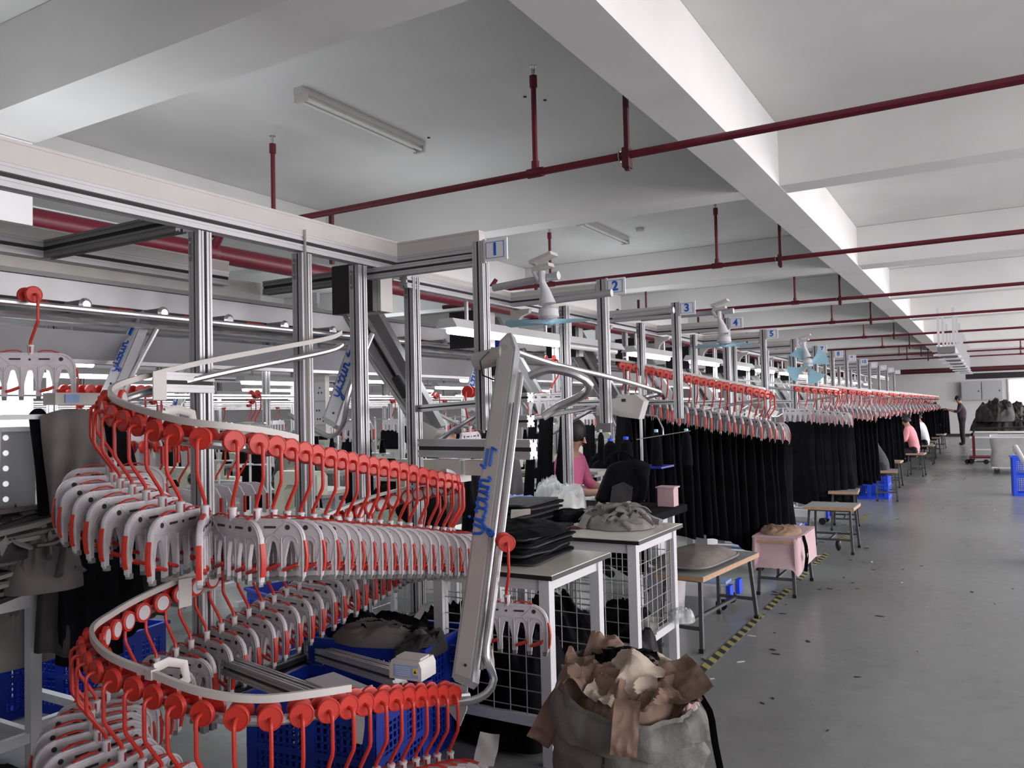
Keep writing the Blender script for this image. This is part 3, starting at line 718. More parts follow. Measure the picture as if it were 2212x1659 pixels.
# lettered arms of the back lanes
for k,(q0,q1) in enumerate([((-3.74,2.44,1.68),(-3.80,2.68,2.12)),((-3.15,3.37,1.51),(-3.06,3.55,2.05)),((-3.55,5.34,1.58),(-3.47,5.52,2.10)),((-3.7,7.1,1.64),(-3.60,7.25,2.15)),((-6.9,5.2,1.5),(-6.8,5.25,2.1))]):
    x, y = q0[0], q0[1]
    lift_arm(q0, q1, f'white slanted lift arm with blue script lettering behind the frame, {ordw(k)} from the left', .11, plate=WHITEB)
    t = thing('guide_loop', f'silver guide loop under the white lettered arm, {ordw(k)} from the left', 'rail', (x,y,1.5), 0, 'silver guide loops')
    MB().tube(catmull([(.20,.14,.5),(.16,0,.2),(.10,0,.0),(.02,0,-.06),(-.10,0,-.03),(-.3,0,.06)],.04),.014,STEEL,8).build('pipe', t)

# ------------------------------------------------------------------ trousers
def trouser_mesh(seed, L=.95, w=.37):
    rnd = random.Random(seed); ph = [rnd.uniform(0,6) for _ in range(6)]
    def fn(u, v):
        a = 2*PI*u
        spread = 1+.12*v
        x = w/2*spread*math.copysign(abs(math.cos(a))**.8, math.cos(a))
        th = (.016+.034*min(1,v*4))*(1-.25*abs(math.cos(a)))
        yy = th*math.sin(a)
        fold = .010*math.sin(x*30+ph[0]+2*v)*min(1,v*3) + .006*math.sin(x*61+ph[1]-3*v)*min(1,v*3)
        z = -v*L + (.03*abs(math.sin(x*42+ph[2]))*(1-v)**6) + .02*math.sin(x*9+ph[3])*v
        if v > .45: x += .018*math.sin(ph[4]+v*4)*(v-.45)*2
        return V((x+.006*math.sin(v*9+ph[5]), yy+fold, z))
    m = MB().grid(fn, 40, 26, BLACKC)
    return m.mesh('trousers', 180)
TR = [trouser_mesh(s) for s in range(4)]
TRG = []
def trousers(p, rz, label, group, k):
    o = inst(TR[(k*7+k//3)%4], 'trousers', None, p, (0,0,rz), (1,1,random.uniform(.92,1.04))); return tag(o, label, 'trousers', group)

# sprung rails of the stations beyond, loaded with hangers and black trousers
def station_rail(P, label, level, s0, s1, stp, gname, loaded=True, cov=(0,1), twist=.25, tdz=-.43):
    path = Path(P, .05)
    t = thing('station_rail', label, 'rail', (0,0,0), 0, 'looped rails of the numbered stations')
    MB().tube([p+dn for p in path.seg(0, path.len, int(path.len/.05))], .0155, STEEL, 8).build('pipe', t)
    m = MB(); ribbon(m, path.seg(cov[0]*path.len, cov[1]*path.len, 60), .014, .022, .036, CREAM); m.build('cover_strip', t)
    n = int((s1-s0)/stp)
    for i in range(n):
        s = s0+i*stp+random.uniform(-.015,.015); p, tt = path.at(s); nn = V((tt.y,-tt.x,0)).normalized()
        a = math.atan2(nn.y, nn.x); tw = twist+random.uniform(-.08,.08)
        hanger(p, a, f'clamp hanger with trousers, {ordw(i)} along {gname}', 'clamp hangers with trousers on '+gname, level, tw)
        if loaded: trousers(p+V((0,0,tdz)), a+tw, f'black trousers on a hanger, {ordw(i)} along {gname}', 'black trousers hanging on '+gname, i+int(p.y*3))
    return path
# bare return loop between sign 1 and sign 3
t = thing('return_rail', 'bare polished return rail curving round in front of sign 2', 'rail', (0,0,0), 0, 'looped rails of the numbered stations')
bl = catmull([(-2.02,3.38,1.86),(-2.02,3.9,1.80),(-1.98,4.6,1.74),(-1.98,5.25,1.68),(-2.02,5.52,1.655),(-2.16,5.62,1.635),(-2.3,5.5,1.61),(-2.42,5.1,1.56),(-2.6,4.6,1.50),(-2.8,4.3,1.46)],.05)
MB().tube(bl,.017,STEEL,10).build('pipe', t)
t = thing('divert_box', 'cream angular divert box inside the bare return rail near sign 2', 'gearbox', (-2.22,5.2,1.60))
MB().prism([(-.16,.0),(.14,.05),(.20,.0),(.16,-.12),(.02,-.10),(-.14,-.04)],(0,0,0),(1,0,0),(0,0,1),(0,1,0),.1,CREAM).bb(-.14,-.03,-.03,.12,-.09,-.03,CREAM).bb(.04,.07,-.004,0,.0,.02,DARK).bb(-.1,-.07,-.004,0,-.03,-.01,DARK).build('casing', t)
pA = [(-2.95,6.50,1.96),(-2.68,6.72,1.905),(-2.25,7.02,1.79),(-1.90,7.26,1.70),(-1.76,7.40,1.66),(-1.74,7.55,1.64),(-1.86,7.68,1.62),(-2.15,7.68,1.58),(-2.5,7.5,1.53)]
station_rail(pA, 'looped rail by signs 3 and 4 loaded with a long batch of black trousers', 1, .22, 1.85, .068, 'the near batch by sign 3', cov=(.0,.62), twist=.1)
pB = [(-2.75,10.1,1.84),(-2.3,10.45,1.78),(-1.95,10.72,1.73),(-1.74,10.95,1.70),(-1.68,11.15,1.68),(-1.80,11.32,1.66),(-2.1,11.3,1.62)]
station_rail(pB, 'looped rail behind the square stool with a short batch of black trousers', 1, .85, 1.62, .105, 'the second batch by sign 5', cov=(.0,.8), twist=.75)
pC = [(-2.6,12.8,1.86),(-2.25,13.1,1.80),(-1.85,13.45,1.73),(-1.62,13.68,1.69),(-1.58,13.85,1.67),(-1.75,13.98,1.64)]
station_rail(pC, 'looped rail behind the seated person in the dark shirt', 1, .25, 1.42, .08, 'the third batch along the aisle', cov=(.0,.8), twist=.1)
y = 15.2; j = 3
while y < 32.5:
    P = [(-2.6,y,1.86),(-2.25,y+.3,1.80),(-1.85,y+.65,1.73),(-1.62,y+.9,1.69),(-1.58,y+1.05,1.67),(-1.75,y+1.2,1.64)]
    station_rail(P, f'looped rail with trousers far along the aisle, {ordw(j)} batch', 0, .25, 1.42, .10, f'the {ordw(j)} batch along the aisle', cov=(.0,.8), twist=.1)
    y += 2.1; j += 1

# ------------------------------------------------------------------ fans clipped to the frame
def fan(x, y, z, label, tilt):
    t = thing('clip_fan', label, 'fan', (x,y,z), 0, 'light blue clip fans')
    b = MB(); 
    b.tube([(0,0,.0),(.0,.0,-.06),(.02,0,-.12),(.03,0,-.19)], .03, WHITEP, 10, rr=[.02,.018,.03,.05]); b.lathe([(.03,0),(.055,-.02),(.06,-.06),(.03,-.09)],(.035,0,-.2),WHITEP,16,(0,0,1)); b.build('motor', t)
    MB().bar((-.06,0,.05),(.08,0,.09),.09,.02,CREAM).bar((-.05,0,.01),(.06,0,.03),.07,.02,CREAM).tube([(-.03,0,.04),(-.05,0,.0),(-.02,0,-.05)],.016,WHITEP,8).build('clip', t)
    R = Matrix.Rotation(tilt, 3, 'X')
    hub = V((.035,0,-.29))
    for k in range(4):
        a0 = k*PI/2+.5
        def bf(u, v, a0=a0):
            r = .03+.22*v; an = a0+(u-.5)*(.5+.55*v)
            return hub + R @ V((r*math.cos(an), r*math.sin(an), .03*(u-.5)))
        MB().grid(bf, 6, 6, LBLUE).build('blade', t)
    MB().ball(hub,.035,LBLUE,12,8,(1,1,.6)).build('hub', t)
    return t
fan(-2.16,4.05,2.34,'pale blue fan clipped to a pole beside sign 1',.05)
fan(-1.96,6.85,2.36,'pale blue fan clipped beside sign 3',.05)
fan(-1.98,10.6,2.33,'pale blue fan facing the camera between signs 5 and 6',1.35)
for k,(a,b,lb) in enumerate([((-2.53,4.13,2.29),(-2.07,4.08,2.31),'white pole sticking out with the first fan'),((-2.48,4.8,2.28),(-2.05,4.78,2.29),'silver pole beside sign 2'),((-2.48,5.8,2.26),(-1.99,5.78,2.27),'silver pole between signs 2 and 3'),((-2.7,6.95,2.36),(-1.85,6.9,2.36),'silver pole holding the fan at sign 3')]):
    c = V(a); t = thing('fan_pole', lb, 'pole', a, 0, 'poles above the frame'); MB().cyl((0,0,0),V(b)-c,.022,ALU,12,.022).lathe([(.015,0),(.024,0),(.024,.03),(.015,.03)],V(b)-c-V((.03,0,0)),ALU,12,(1,0,0)).build('pole', t)

# ------------------------------------------------------------------ cloth helpers
def pile_mesh(rx, ry, h, seed, m, nu=44, nv=44, sharp=1., lump=.35, flat=.5):
    off = V((seed*3.1, seed*7.7, seed*1.3)); N = 46
    def fn(u, v):
        x, y = 2*u-1, 2*v-1                       # square to disc
        X, Y = x*math.sqrt(1-y*y/2), y*math.sqrt(1-x*x/2)
        r = min(1, math.hypot(X, Y))
        base = max(0, 1-r**3.2)**flat
        q = V((X*1.5*max(1,rx/.25), Y*1.5*max(1,ry/.25), 0))+off
        wv = V((noise.noise(q*1.1), noise.noise(q*1.1+V((7,3,1))), 0))*.9
        n1 = noise.noise(q*.8)
        f1 = (1-min(1,abs(noise.noise(q*1.15+wv))*2.6))**1.6; f2 = (1-min(1,abs(noise.noise(q*2.4+wv*1.7+V((3,1,2))))*2.6))**1.6
        k = min(1,(1-r)*5)
        z = h*base*(.80+lump*n1) + min(h,.3)*sharp*k*(.17*f1+.09*f2)
        w = 1+.10*noise.noise(V((X*1.3,Y*1.3,seed)))
        j = V((noise.noise(q*2+V((9,0,0))), noise.noise(q*2+V((0,9,0))), 0))*.05
        return V((rx*(X*w+j.x), ry*(Y*w+j.y), max(0, z)))
    return MB().grid(fn, N, N, m).mesh('pile', 75)
def pile(name, loc, rx, ry, h, seed, m, label, cat='garment', rz=0, group=None, **k):
    o = inst(pile_mesh(rx, ry, h, seed, m, **k), name, None, loc, (0,0,rz)); return tag(o, label, cat, group)
def slab_mesh(lx, ly, th, seed, m, wav=.012):
    off = V((seed*2.3, seed, seed*5.1))
    def fn(u, v):
        a = 2*PI*u; k = .22
        cx = math.copysign(abs(math.cos(a))**k, math.cos(a)); cy = math.copysign(abs(math.sin(a))**k, math.sin(a))
        q = [(0,0),(.6,0),(1,.15),(1.0,.5),(1,.85),(.6,1),(0,1)][min(6,int(v*6+.5))]
        r = q[0]*(1+.06*noise.noise(V((cx*1.5,cy*1.5,seed))))
        x, y = lx/2*cx*r, ly/2*cy*r
        return V((x, y, q[1]*th + wav*(noise.noise(V((x*6,y*6,0))+off))+wav*.4*noise.noise(V((x*22,y*22,q[1]))+off)))
    return MB().grid(fn, 40, 6, m).mesh('folded_garment', 50)
def sheet_mesh(w, l, seed, m, amp=.05, curl=.3, n=16, fr=5.):
    n = max(n, 26) if n > 12 else n
    off = V((seed, seed*2.7, 0)); rnd = random.Random(seed); sk = rnd.uniform(-.4,.4)
    def fn(u, v):
        x = (u-.5)*w*(1-.3*abs(v-.5)*rnd_k[seed%3]); y = (v-.5)*l
        q = V((x*fr,y*fr,0))+off
        z = amp*(1-abs(noise.noise(q))*2) + amp*.5*noise.noise(q*2.3) + amp*.45*(1-abs(noise.noise(q*2.1+V((4,4,0))))*3) + amp*.22*(1-abs(noise.noise(q*4.6))*3) + curl*(y/l)**2*l + sk*x*(y/l)
        return V((x, y, z))
    return MB().grid(fn, n, n, m).mesh('sheet', 30)
rnd_k = [.2,.9,.5]

def scraps(name, loc, rx, ry, h, seed, m, label, n=26, w=.022):
    rnd = random.Random(seed); me0 = pile_mesh(rx*.9, ry*.9, h*.7, seed, m, sharp=2.4, lump=.6)
    mb = MB(); mb.v = [tuple(v.co) for v in me0.vertices]; mb.mi(m)
    for q in me0.polygons: mb.f.append(tuple(q.vertices)); mb.m.append(0)
    for i in range(n):
        a = rnd.uniform(0,2*PI); rr = rnd.uniform(0,.85)**.7; c = V((rx*rr*math.cos(a), ry*rr*math.sin(a), h*(1-rr**2)*.75+.008)); d = rnd.uniform(0,2*PI); L = rnd.uniform(.5,1.1)*rx
        pts = []
        for k in range(5):
            t_ = k/4-.5; d += rnd.uniform(-.7,.7)
            q = c + V((math.cos(d)*t_*L, math.sin(d)*t_*L, rnd.uniform(.0,.03)))
            qr = math.hypot(q.x/rx, q.y/ry); q.z = max(.006, min(q.z, h*(1.15-qr**2)+.012)); pts.append(q)
        mb.tube(catmull(pts,.012), w*rnd.uniform(.7,1.3), m, 6, flat=(.16,1) if i%2 else (.7,.2))
    o = mb.build(name, None, loc, 0, 70); return tag(o, label, 'fabric')

# ------------------------------------------------------------------ tables
def table(name, label, x0, x1, y0, y1, h, mesh_sides=(), bar_z=.16, mid=None, group='white work tables', edge=BLKEDGE, top=TTOP, legs=WHITEP, lw=.05):
    t = thing(name, label, 'table', ((x0+x1)/2,(y0+y1)/2,0), 0, group)
    X, Y = (x1-x0)/2, (y1-y0)/2
    mb = MB().bb(-X,X,-Y,Y,h-.004,h,top); mb.bb(-X-.002,X+.002,-Y-.002,Y+.002,h-.024,h-.0045,edge); mb.build('tabletop', t)
    i = .03
    for sx in (-1,1):
        for sy in (-1,1):
            cx, cy = sx*(X-i-lw/2), sy*(Y-i-lw/2)
            MB().bb(cx-lw/2,cx+lw/2,cy-lw/2,cy+lw/2,0,h-.025,legs).build('leg', t)
    a, b = X-i-lw, Y-i-lw; c = lw*.6
    mb = MB()
    for s in (-1,1):
        mb.bb(-a,a,s*(Y-i-lw/2)-c/2,s*(Y-i-lw/2)+c/2,h-.08,h-.026,legs); mb.bb(s*(X-i-lw/2)-c/2,s*(X-i-lw/2)+c/2,-b,b,h-.08,h-.026,legs)
    mb.build('apron', t)
    mb = MB()
    for s in (-1,1):
        mb.bb(-a,a,s*(Y-i-lw/2)-c/2,s*(Y-i-lw/2)+c/2,bar_z,bar_z+.045,legs); mb.bb(s*(X-i-lw/2)-c/2,s*(X-i-lw/2)+c/2,-b,b,bar_z,bar_z+.045,legs)
    mb.build('lower_rail', t)
    for sd in mesh_sides:
        mb = MB(); r = .0028
        if sd in 'fb':
            yy = (-1 if sd=='f' else 1)*(Y-i-lw/2)
            n = int(2*a/.075)
            for k in range(n+1): x = -a+2*a*k/n; mb.cyl((x,yy,bar_z),(x,yy,h-.08),r,WIRE,5)
            nn = int((h-.08-bar_z)/.075)
            for k in range(nn+1): z = bar_z+(h-.08-bar_z)*k/nn; mb.cyl((-a,yy,z),(a,yy,z),r,WIRE,5)
        else:
            xx = (-1 if sd=='l' else 1)*(X-i-lw/2)
            n = int(2*b/.075)
            for k in range(n+1): y = -b+2*b*k/n; mb.cyl((xx,y,bar_z),(xx,y,h-.08),r,WIRE,5)
            nn = int((h-.08-bar_z)/.075)
            for k in range(nn+1): z = bar_z+(h-.08-bar_z)*k/nn; mb.cyl((xx,-b,z),(xx,b,z),r,WIRE,5)
        mb.build('wire_mesh', t)
    return t
table('work_table', 'near white work table with black edge and wire mesh sides, behind the silver lift arm', -2.34,-1.66,3.13,3.76,.84, mesh_sides='fb')
table('work_table', 'white work table with wire mesh sides beneath the grey scrap heap, second from the camera', -2.95,-1.66,4.14,4.86,.84, mesh_sides='frb', bar_z=.22)
# wire mesh panel left of the near table
t = thing('wire_panel', 'free standing wire mesh panel under the right end of the spiral rail', 'wire panel', (-2.75,3.98,0))
mb = MB()
for k in range(13): mb.cyl((-.45+k*.075,0,.05),(-.45+k*.075,0,.80),.003,WIRE,5)
for k in range(11): mb.cyl((-.45,0,.05+k*.075),(.45,0,.05+k*.075),.003,WIRE,5)
mb.build('wire_grid', t)
for s in (-1,1): MB().bb(s*.46-.015,s*.46+.015,-.015,.015,0,.83,WHITEP).build('post', t)
t = thing('wire_panel', 'wire mesh panel leaning beside the blue crates, running away from the camera', 'wire panel', (-3.35,3.7,0))
mb = MB()
for k in range(13): mb.cyl((0,-.45+k*.075,.05),(0,-.45+k*.075,.80),.003,WIRE,5)
for k in range(11): mb.cyl((0,-.45,.05+k*.075),(0,.45,.05+k*.075),.003,WIRE,5)
mb.build('wire_grid', t)

# folded black garments on the near table (two stacks)
zz = .842
for i in range(11):
    th = .0125; m = BLACKC if i % 3 else DGREYC
    o = inst(slab_mesh(.36,.50,th,i+1,m,.010), 'folded_garment', None, (-2.02+random.uniform(-.015,.015), 3.50+random.uniform(-.02,.02), zz), (0,0,random.uniform(-.1,.12)))
    tag(o, f'folded black garment in the stack on the near white table, {ordw(i)} from the bottom', 'garment', 'folded black garments on the near table'); zz += th
zz = .842
for i in range(10):
    th = .016; m = DGREYC if i % 2 else BLACKC
    o = inst(slab_mesh(.30,.52,th,i+31,m,.008), 'folded_garment', None, (-2.52+random.uniform(-.01,.01), 4.40+random.uniform(-.02,.02), zz), (0,0,random.uniform(-.08,.05)))
    tag(o, f'folded charcoal garment in the tall stack left of the lift arm, {ordw(i)} from the bottom', 'garment', 'folded charcoal garments on the second table'); zz += th
pile('rumpled_garment', (-1.98,3.44,.845+11*.0125-.01), .20,.27,.04, 12, BLACKC, 'rumpled black garment on top of the stack on the near table', sharp=1.3)
o = inst(sheet_mesh(.10,.16,3,WHITEC,.004,.02,8), 'paper_slip', None, (-2.03,3.52,1.045), (.1,-.1,.5)); tag(o, 'white paper slip lying on the black garments of the near table', 'paper')
pile('rumpled_garment', (-2.30,4.62,.845), .26,.15,.075, 15, BLACKC, 'rumpled black garment at the back of the second white table', sharp=1.4)
scraps('fabric_scraps', (-1.97,4.58,.843), .25,.20,.14, 21, LGREYC, 'heap of light grey fabric scraps on the right of the second white table')
pile('fabric_scraps', (-2.17,4.48,.843), .09,.05,.02, 22, WHITEC, 'few small pale thread scraps beside the phone on the second table', 'fabric', sharp=1.9)
t = thing('phone', 'dark red phone lying on the second white table', 'phone', (-2.22,4.40,.845), .5)
MB().bb(-.075,.075,-.036,.036,0,.009,MAROONC).build('case', t); MB().bb(-.07,.07,-.032,.032,.0092,.0102,SCREEN).build('screen', t)
t = thing('tape_roll', 'strip of white tape hanging over the front edge of the second table', 'tape', (-2.18,4.135,.845)); MB().bb(-.018,.018,-.004,.05,-.0,.002,WHITEC).bb(-.018,.018,-.006,-.003,-.05,.0,WHITEC).build('strip', t)
# clothes stored under the tables
for i,(x,y,rx,ry,h,sd,mm,lb) in enumerate([(-1.98,3.42,.26,.24,.58,31,BLACKC,'big heap of black garments under the near white table'),(-2.15,3.3,.16,.10,.36,32,BLACKC,'heap of black garments behind the wire mesh of the near table'),
    (-1.92,4.5,.22,.28,.42,33,BLACKC,'heap of black garments under the second white table'),(-2.6,3.75,.28,.16,.50,34,BLACKC,'black garments heaped behind the wire panel'),(-2.05,3.88,.30,.16,.54,39,BLACKC,'black garments heaped between the two white tables'),(-1.75,4.32,.13,.12,.27,35,DGREYC,'dark rag drooping near the right legs of the second table')]):
    pile('garment_heap', (x,y,.02), rx,ry,h,sd,mm,lb,'garments',flat=.35,sharp=1.1)
pile('white_cloth', (-2.03,3.15,.40), .06,.035,.09, 36, WHITEC, 'crumpled white cloth caught in the wire mesh of the near table','cloth',sharp=1.5)
o = inst(sheet_mesh(.15,.16,4,MATS['light_grey_cloth'],.03,.1,10), 'paper_sheet', None, (-1.76,4.42,.30), (.5,.3,.5)); tag(o, 'crumpled pale paper sheet under the right side of the second table', 'paper')
pile('plastic_bag', (-1.66,4.80,.265), .08,.1,.06, 37, CLEARP, 'clear plastic bag on the lower rail of the second table','bag',sharp=1.5)
o = inst(sheet_mesh(.10,.14,5,WHITEC,.01,.02,8), 'paper_tag', None, (-1.99,3.10,.05), (.9,.1,.3)); tag(o, 'white paper tag leaning on the floor left of the near table leg', 'tag')
pile('floor_rag', (-1.85,2.98,.0), .09,.05,.03, 38, GREYC, 'small grey rag on the floor in front of the near table','rag')

# ------------------------------------------------------------------ waste sack with paper
t = thing('waste_sack', 'bulging grey woven sack with its rim rolled down, full of brown paper, in the foreground', 'sack', (-1.13,2.66,0))
def sackf(u, v):
    a = 2*PI*u; z = .60*v
    r = .200+.055*math.sin(PI*min(1,v)**.8)+.02*noise.noise(V((math.cos(a)*2,math.sin(a)*2,v*3)))
    q = V((math.cos(a)*1.6+v*1.2, math.sin(a)*1.6-v*.8, v*4.5))
    r += .016*(1-min(1,abs(noise.noise(q))*3))**1.5 + .008*(1-min(1,abs(noise.noise(q*2.3))*3))**1.5
    r += .007*math.sin(9*a+v*14)*max(0,v-.6)
    if v > .93: r += .010
    z += (-.05*math.cos(a+1.17)+.03*math.cos(a-PI)+.012*noise.noise(V((math.cos(a)*2.5,math.sin(a)*2.5,5))))*v**3
    return V((r*math.cos(a)*1.04, r*math.sin(a)*.94, z))
MB().grid(sackf, 72, 36, SACK).build('sack_body', t, ang=80)
def foldf(u, v):
    a = 2*PI*u; b = sackf(u, .97); rr = V((math.cos(a), math.sin(a), 0))
    k = v*PI*1.1
    return b + rr*(.018-.018*math.cos(k))*1.0 + V((0,0,.02*math.sin(k)-v*(.085+.05*noise.noise(V((math.cos(a)*1.5,math.sin(a)*1.5,2)))))) + rr*(.008*noise.noise(V((math.cos(a)*5,math.sin(a)*5,v*2))))
MB().grid(foldf, 72, 12, SACK).build('rolled_rim', t, ang=80)
MB().grid(lambda u, v: sackf(.735+.006*(u-.5)+.03*v, .05+.85*v)*1.004, 2, 24, DGREYC).build('woven_stripe', t)
PG = 'brown paper sheets stuffed in the sack'
def sheet(name, p, w, l, seed, rot, m, label, cat='paper', amp=.04, curl=.25, group=PG, n=16):
    o = inst(sheet_mesh(w, l, seed, m, amp, curl, n), name, None, p, rot); return tag(o, label, cat, group)
sheet('paper_sheet', (-1.341,2.548,0.515), .10,.28,7, (PI/2,.55,.4), PAPER, 'long brown paper strip hanging out of the sack on the left', amp=.03, curl=-.35)
sheet('paper_sheet', (-0.958,2.712,0.580), .22,.22,8, (.35,-.55,.6), PAPER, 'stiff brown paper corner standing up on the right of the sack', amp=.018, curl=.3)
sheet('paper_sheet', (-1.035,2.425,.545), .085,.17,9, (PI/2-.15,.12,.4), PAPER, 'brown paper strip drooping over the front rim of the sack', amp=.02, curl=.1)
sheet('paper_sheet', (-1.242,2.643,0.585), .24,.24,10, (.3,.1,.4), PAPER, 'crumpled brown paper sheet on the left inside the sack', amp=.06, curl=.4)
sheet('paper_sheet', (-1.104,2.626,0.590), .2,.22,11, (.7,.2,-.2), PAPERL, 'crumpled pale pattern paper in the middle of the sack', amp=.05, curl=.3)
sheet('paper_sheet', (-1.018,2.660,0.560), .24,.25,13, (.2,-.2,.9), PAPER, 'dark folded brown paper on the right inside the sack', amp=.05, curl=.4)
sheet('paper_sheet', (-1.250,2.763,0.610), .18,.16,14, (.7,.3,.6), PAPER, 'brown paper sheet peaking at the back left of the sack', amp=.05, curl=.4)
sheet('paper_sheet', (-1.018,2.798,0.610), .2,.15,17, (.2,.4,.1), PAPERL, 'pale rounded paper piece at the back right of the sack', amp=.02, curl=-.4)
pile('fabric_scraps', (-1.13,2.66,.48), .20,.19,.12, 41, PAPER, 'mass of crushed brown paper filling the sack', 'paper', sharp=1.9, lump=.6)
scraps('fabric_scraps', (-1.17,2.77,.575), .17,.11,.11, 42, BLACKC, 'black mesh fabric scraps piled on top of the paper in the sack', 30, .014)
t = thing('black_strap', 'long black ribbon trailing down the right side of the sack', 'ribbon', (-.865,2.70,.0))
MB().tube(catmull([(-.03,.0,.60),(.02,-.01,.54),(.035,-.01,.44),(.06,-.02,.32),(.075,-.02,.2),(.09,-.03,.06),(.10,-.03,.005)],.03),.011,BLACKC,6,flat=(1.2,.2)).build('ribbon', t)
pile('pink_scrap', (-.915,2.70,.48), .035,.05,.11, 43, PINKC, 'scrap of deep pink cloth at the right rim of the sack', 'fabric')

# ------------------------------------------------------------------ blue crates
def crate(label, loc, L, W, H, rz=0, m=BLUEP, group='blue plastic crates', grid_n=None, name='plastic_crate'):
    t = thing(name, label, 'crate', loc, rz, group)
    th = .008; mb = MB()
    mb.bb(-L/2,L/2,-W/2,W/2,0,.01,m)
    for s in (-1,1):
        # lattice walls
        for ax in (0,1):
            A = (L if ax == 0 else W)/2; B = (W if ax == 0 else L)/2
            def q(u0,u1,z0,z1,off=0.):
                if ax == 0: mb.bb(u0,u1,s*B-th/2+s*off,s*B+th/2+s*off,z0,z1,m)
                else: mb.bb(s*B-th/2+s*off,s*B+th/2+s*off,u0,u1,z0,z1,m)
            q(-A,A,0,.05); q(-A,A,H*.48,H*.55,.004); q(-A,A,H-.06,H,.004); q(-A,A,H-.012,H,.012)
            q(-A,-A+.05,0,H,.003); q(A-.05,A,0,H,.003); q(-.03,.03,0,H,.003)
            n = int(2*A/.03)
            for k in range(1,n): u = -A+2*A*k/n; q(u-.005,u+.005,.04,H-.05)
            nz = int((H-.1)/.03)
            for k in range(1,nz): z = .05+(H-.1)*k/nz; q(-A,A,z-.004,z+.004)
    mb.build('basket', t)
    rim = MB()
    for s in (-1,1): rim.bb(-L/2-.02,L/2+.02,s*(W/2+.01)-.012,s*(W/2+.01)+.012,H-.008,H+.01,m); rim.bb(s*(L/2+.01)-.012,s*(L/2+.01)+.012,-W/2-.02,W/2+.02,H-.008,H+.01,m)
    rim.build('rim', t); return t
crate('deep blue lattice crate under the lower spiral rail, full of dark garments, the nearer one', (-2.42,2.62,0), .62,.40,.40, .12)
crate('blue lattice crate behind the nearest one, heaped with grey and black garments', (-2.55,3.12,0), .62,.42,.50, .12)
pile('garment_heap', (-2.55,3.12,.44), .29,.20,.14, 51, BLACKC, 'heap of black garments in the blue crate below the spiral rail', 'garments', sharp=1.3)
pile('grey_garment', (-2.50,3.00,.50), .25,.14,.075, 52, GREYC, 'crumpled grey garment lying on top of the blue crate', rz=.2, sharp=1.5)
pile('grey_garment', (-2.28,3.02,.46), .09,.16,.10, 53, DGREYC, 'dark grey garment hanging over the right rim of the blue crate', sharp=1.1)
pile('garment_heap', (-2.45,2.64,.28), .27,.17,.12, 54, BLACKC, 'black garments inside the nearest blue crate', 'garments')
sheet('paper_tag', (-2.35,3.12,.62), .05,.08,23, (.9,0,-.4), WHITEC, 'small white printed tag standing on the garments in the crate', 'tag', amp=.002, curl=.1, group='paper tags', n=6)
sheet('paper_tag', (-2.0,3.22,.66), .05,.06,24, (1.2,0,.4), WHITEC, 'white tag among the black garments behind the wire mesh', 'tag', amp=.004, curl=.1, group='paper tags', n=6)
sheet('cloth_strip', (-2.13,2.42,.38), .05,.16,25, (1.45,0,.2), WHITEC, 'pale cloth strip hanging on the side of the nearest blue crate', 'cloth', amp=.004, curl=.1, group=None, n=8)
crate('blue crate on the floor beyond the spiral rail, behind the rear hangers', (-4.15,4.1,0), .62,.42,.36, -.3)
crate('blue crate under the left table, behind the hanging black garments', (-4.35,2.75,.0), .62,.42,.40, .2)
crate('blue crate half hidden behind the grey cloth at the left edge', (-4.72,2.30,.0), .5,.4,.40, .1)
crate('blue crate wrapped in clear film beside the woman in pink', (-3.05,5.45,.45), .62,.42,.36, .1, BLUEB)
pile('plastic_wrap', (-3.05,5.42,.78), .33,.23,.12, 55, BLUEFILM, 'crumpled clear film over the blue crate beside the woman', 'plastic film', sharp=1.4)
crate('bright blue crate behind the stools far along the aisle', (-1.75,14.6,0), .55,.5,.45, 0, BLUEB)
crate('blue crate at the right edge of the picture, the farther one', (.48,15.7,0), .44,.4,.62, .05, BLUEB)
crate('blue crate cut off by the right edge of the picture, the nearer one', (.50,9.2,0), .42,.4,.55, .05, BLUEB)

# ------------------------------------------------------------------ left table with perforated panel and garments
table('work_table', 'white steel table frame at the lower left, loaded with grey garments', -4.75,-3.72,1.3,2.16,.80, bar_z=.12, edge=WHITEP)
t = thing('perforated_panel', 'grey metal panel with rows of round holes above the left table', 'panel', (-3.62,1.55,1.35))
MB().box((0,0,0),(.02,.95,.33),PANELG).box((0,0,.175),(.05,.97,.02),WHITEP).build('sheet', t)
mb = MB()
for j in range(2):
    for k in range(8):
        mb.cyl((.0105,.44-j*.10-.09-(.0),.12-k*.065+.02),(.0125,.44-j*.10-.09,.12-k*.065+.02),.012,HOLE,12) if .12-k*.065+.02 > -.155 else None
mb.build('holes', t)
MB().tube(catmull([(.03,.32,.18),(.035,.31,.0),(.04,.29,-.1),(.04,.26,-.25),(.04,.18,-.45),(.05,.1,-.52)],.05),.004,CREAM,6).bb(.03,.06,.02,.1,-.56,-.52,CREAM).build('lamp_cord', t)
def drape(name, loc, w, L, seed, m, label, rz=0, cat='garment', group=None, folds=22, wid2=1.3, thick=.05, skew=0):
    def fn(u, v):
        a = 2*PI*u; s = 1+(wid2-1)*v
        x = w/2*s*math.cos(a)+skew*v; y = thick*(.35+.65*v)*math.sin(a)+.018*math.sin(x*folds*3.1+seed+v*2)*min(1,.25+v)
        top = .03*(1-(2*abs(x)/w)**2) if v < .12 else 0
        return V((x, y, -v*L+.02*math.sin(x*folds+seed)*v+top))
    o = MB().grid(fn, 60, 24, m).build(name, None, loc, rz, 180); return tag(o, label, cat, group)
drape('draped_garment', (-3.33,2.02,1.575), .24,.42,3, GREYC, 'smooth grey brown garment draped over the bar at the left', PI/2-.25, wid2=1.15, skew=.05)
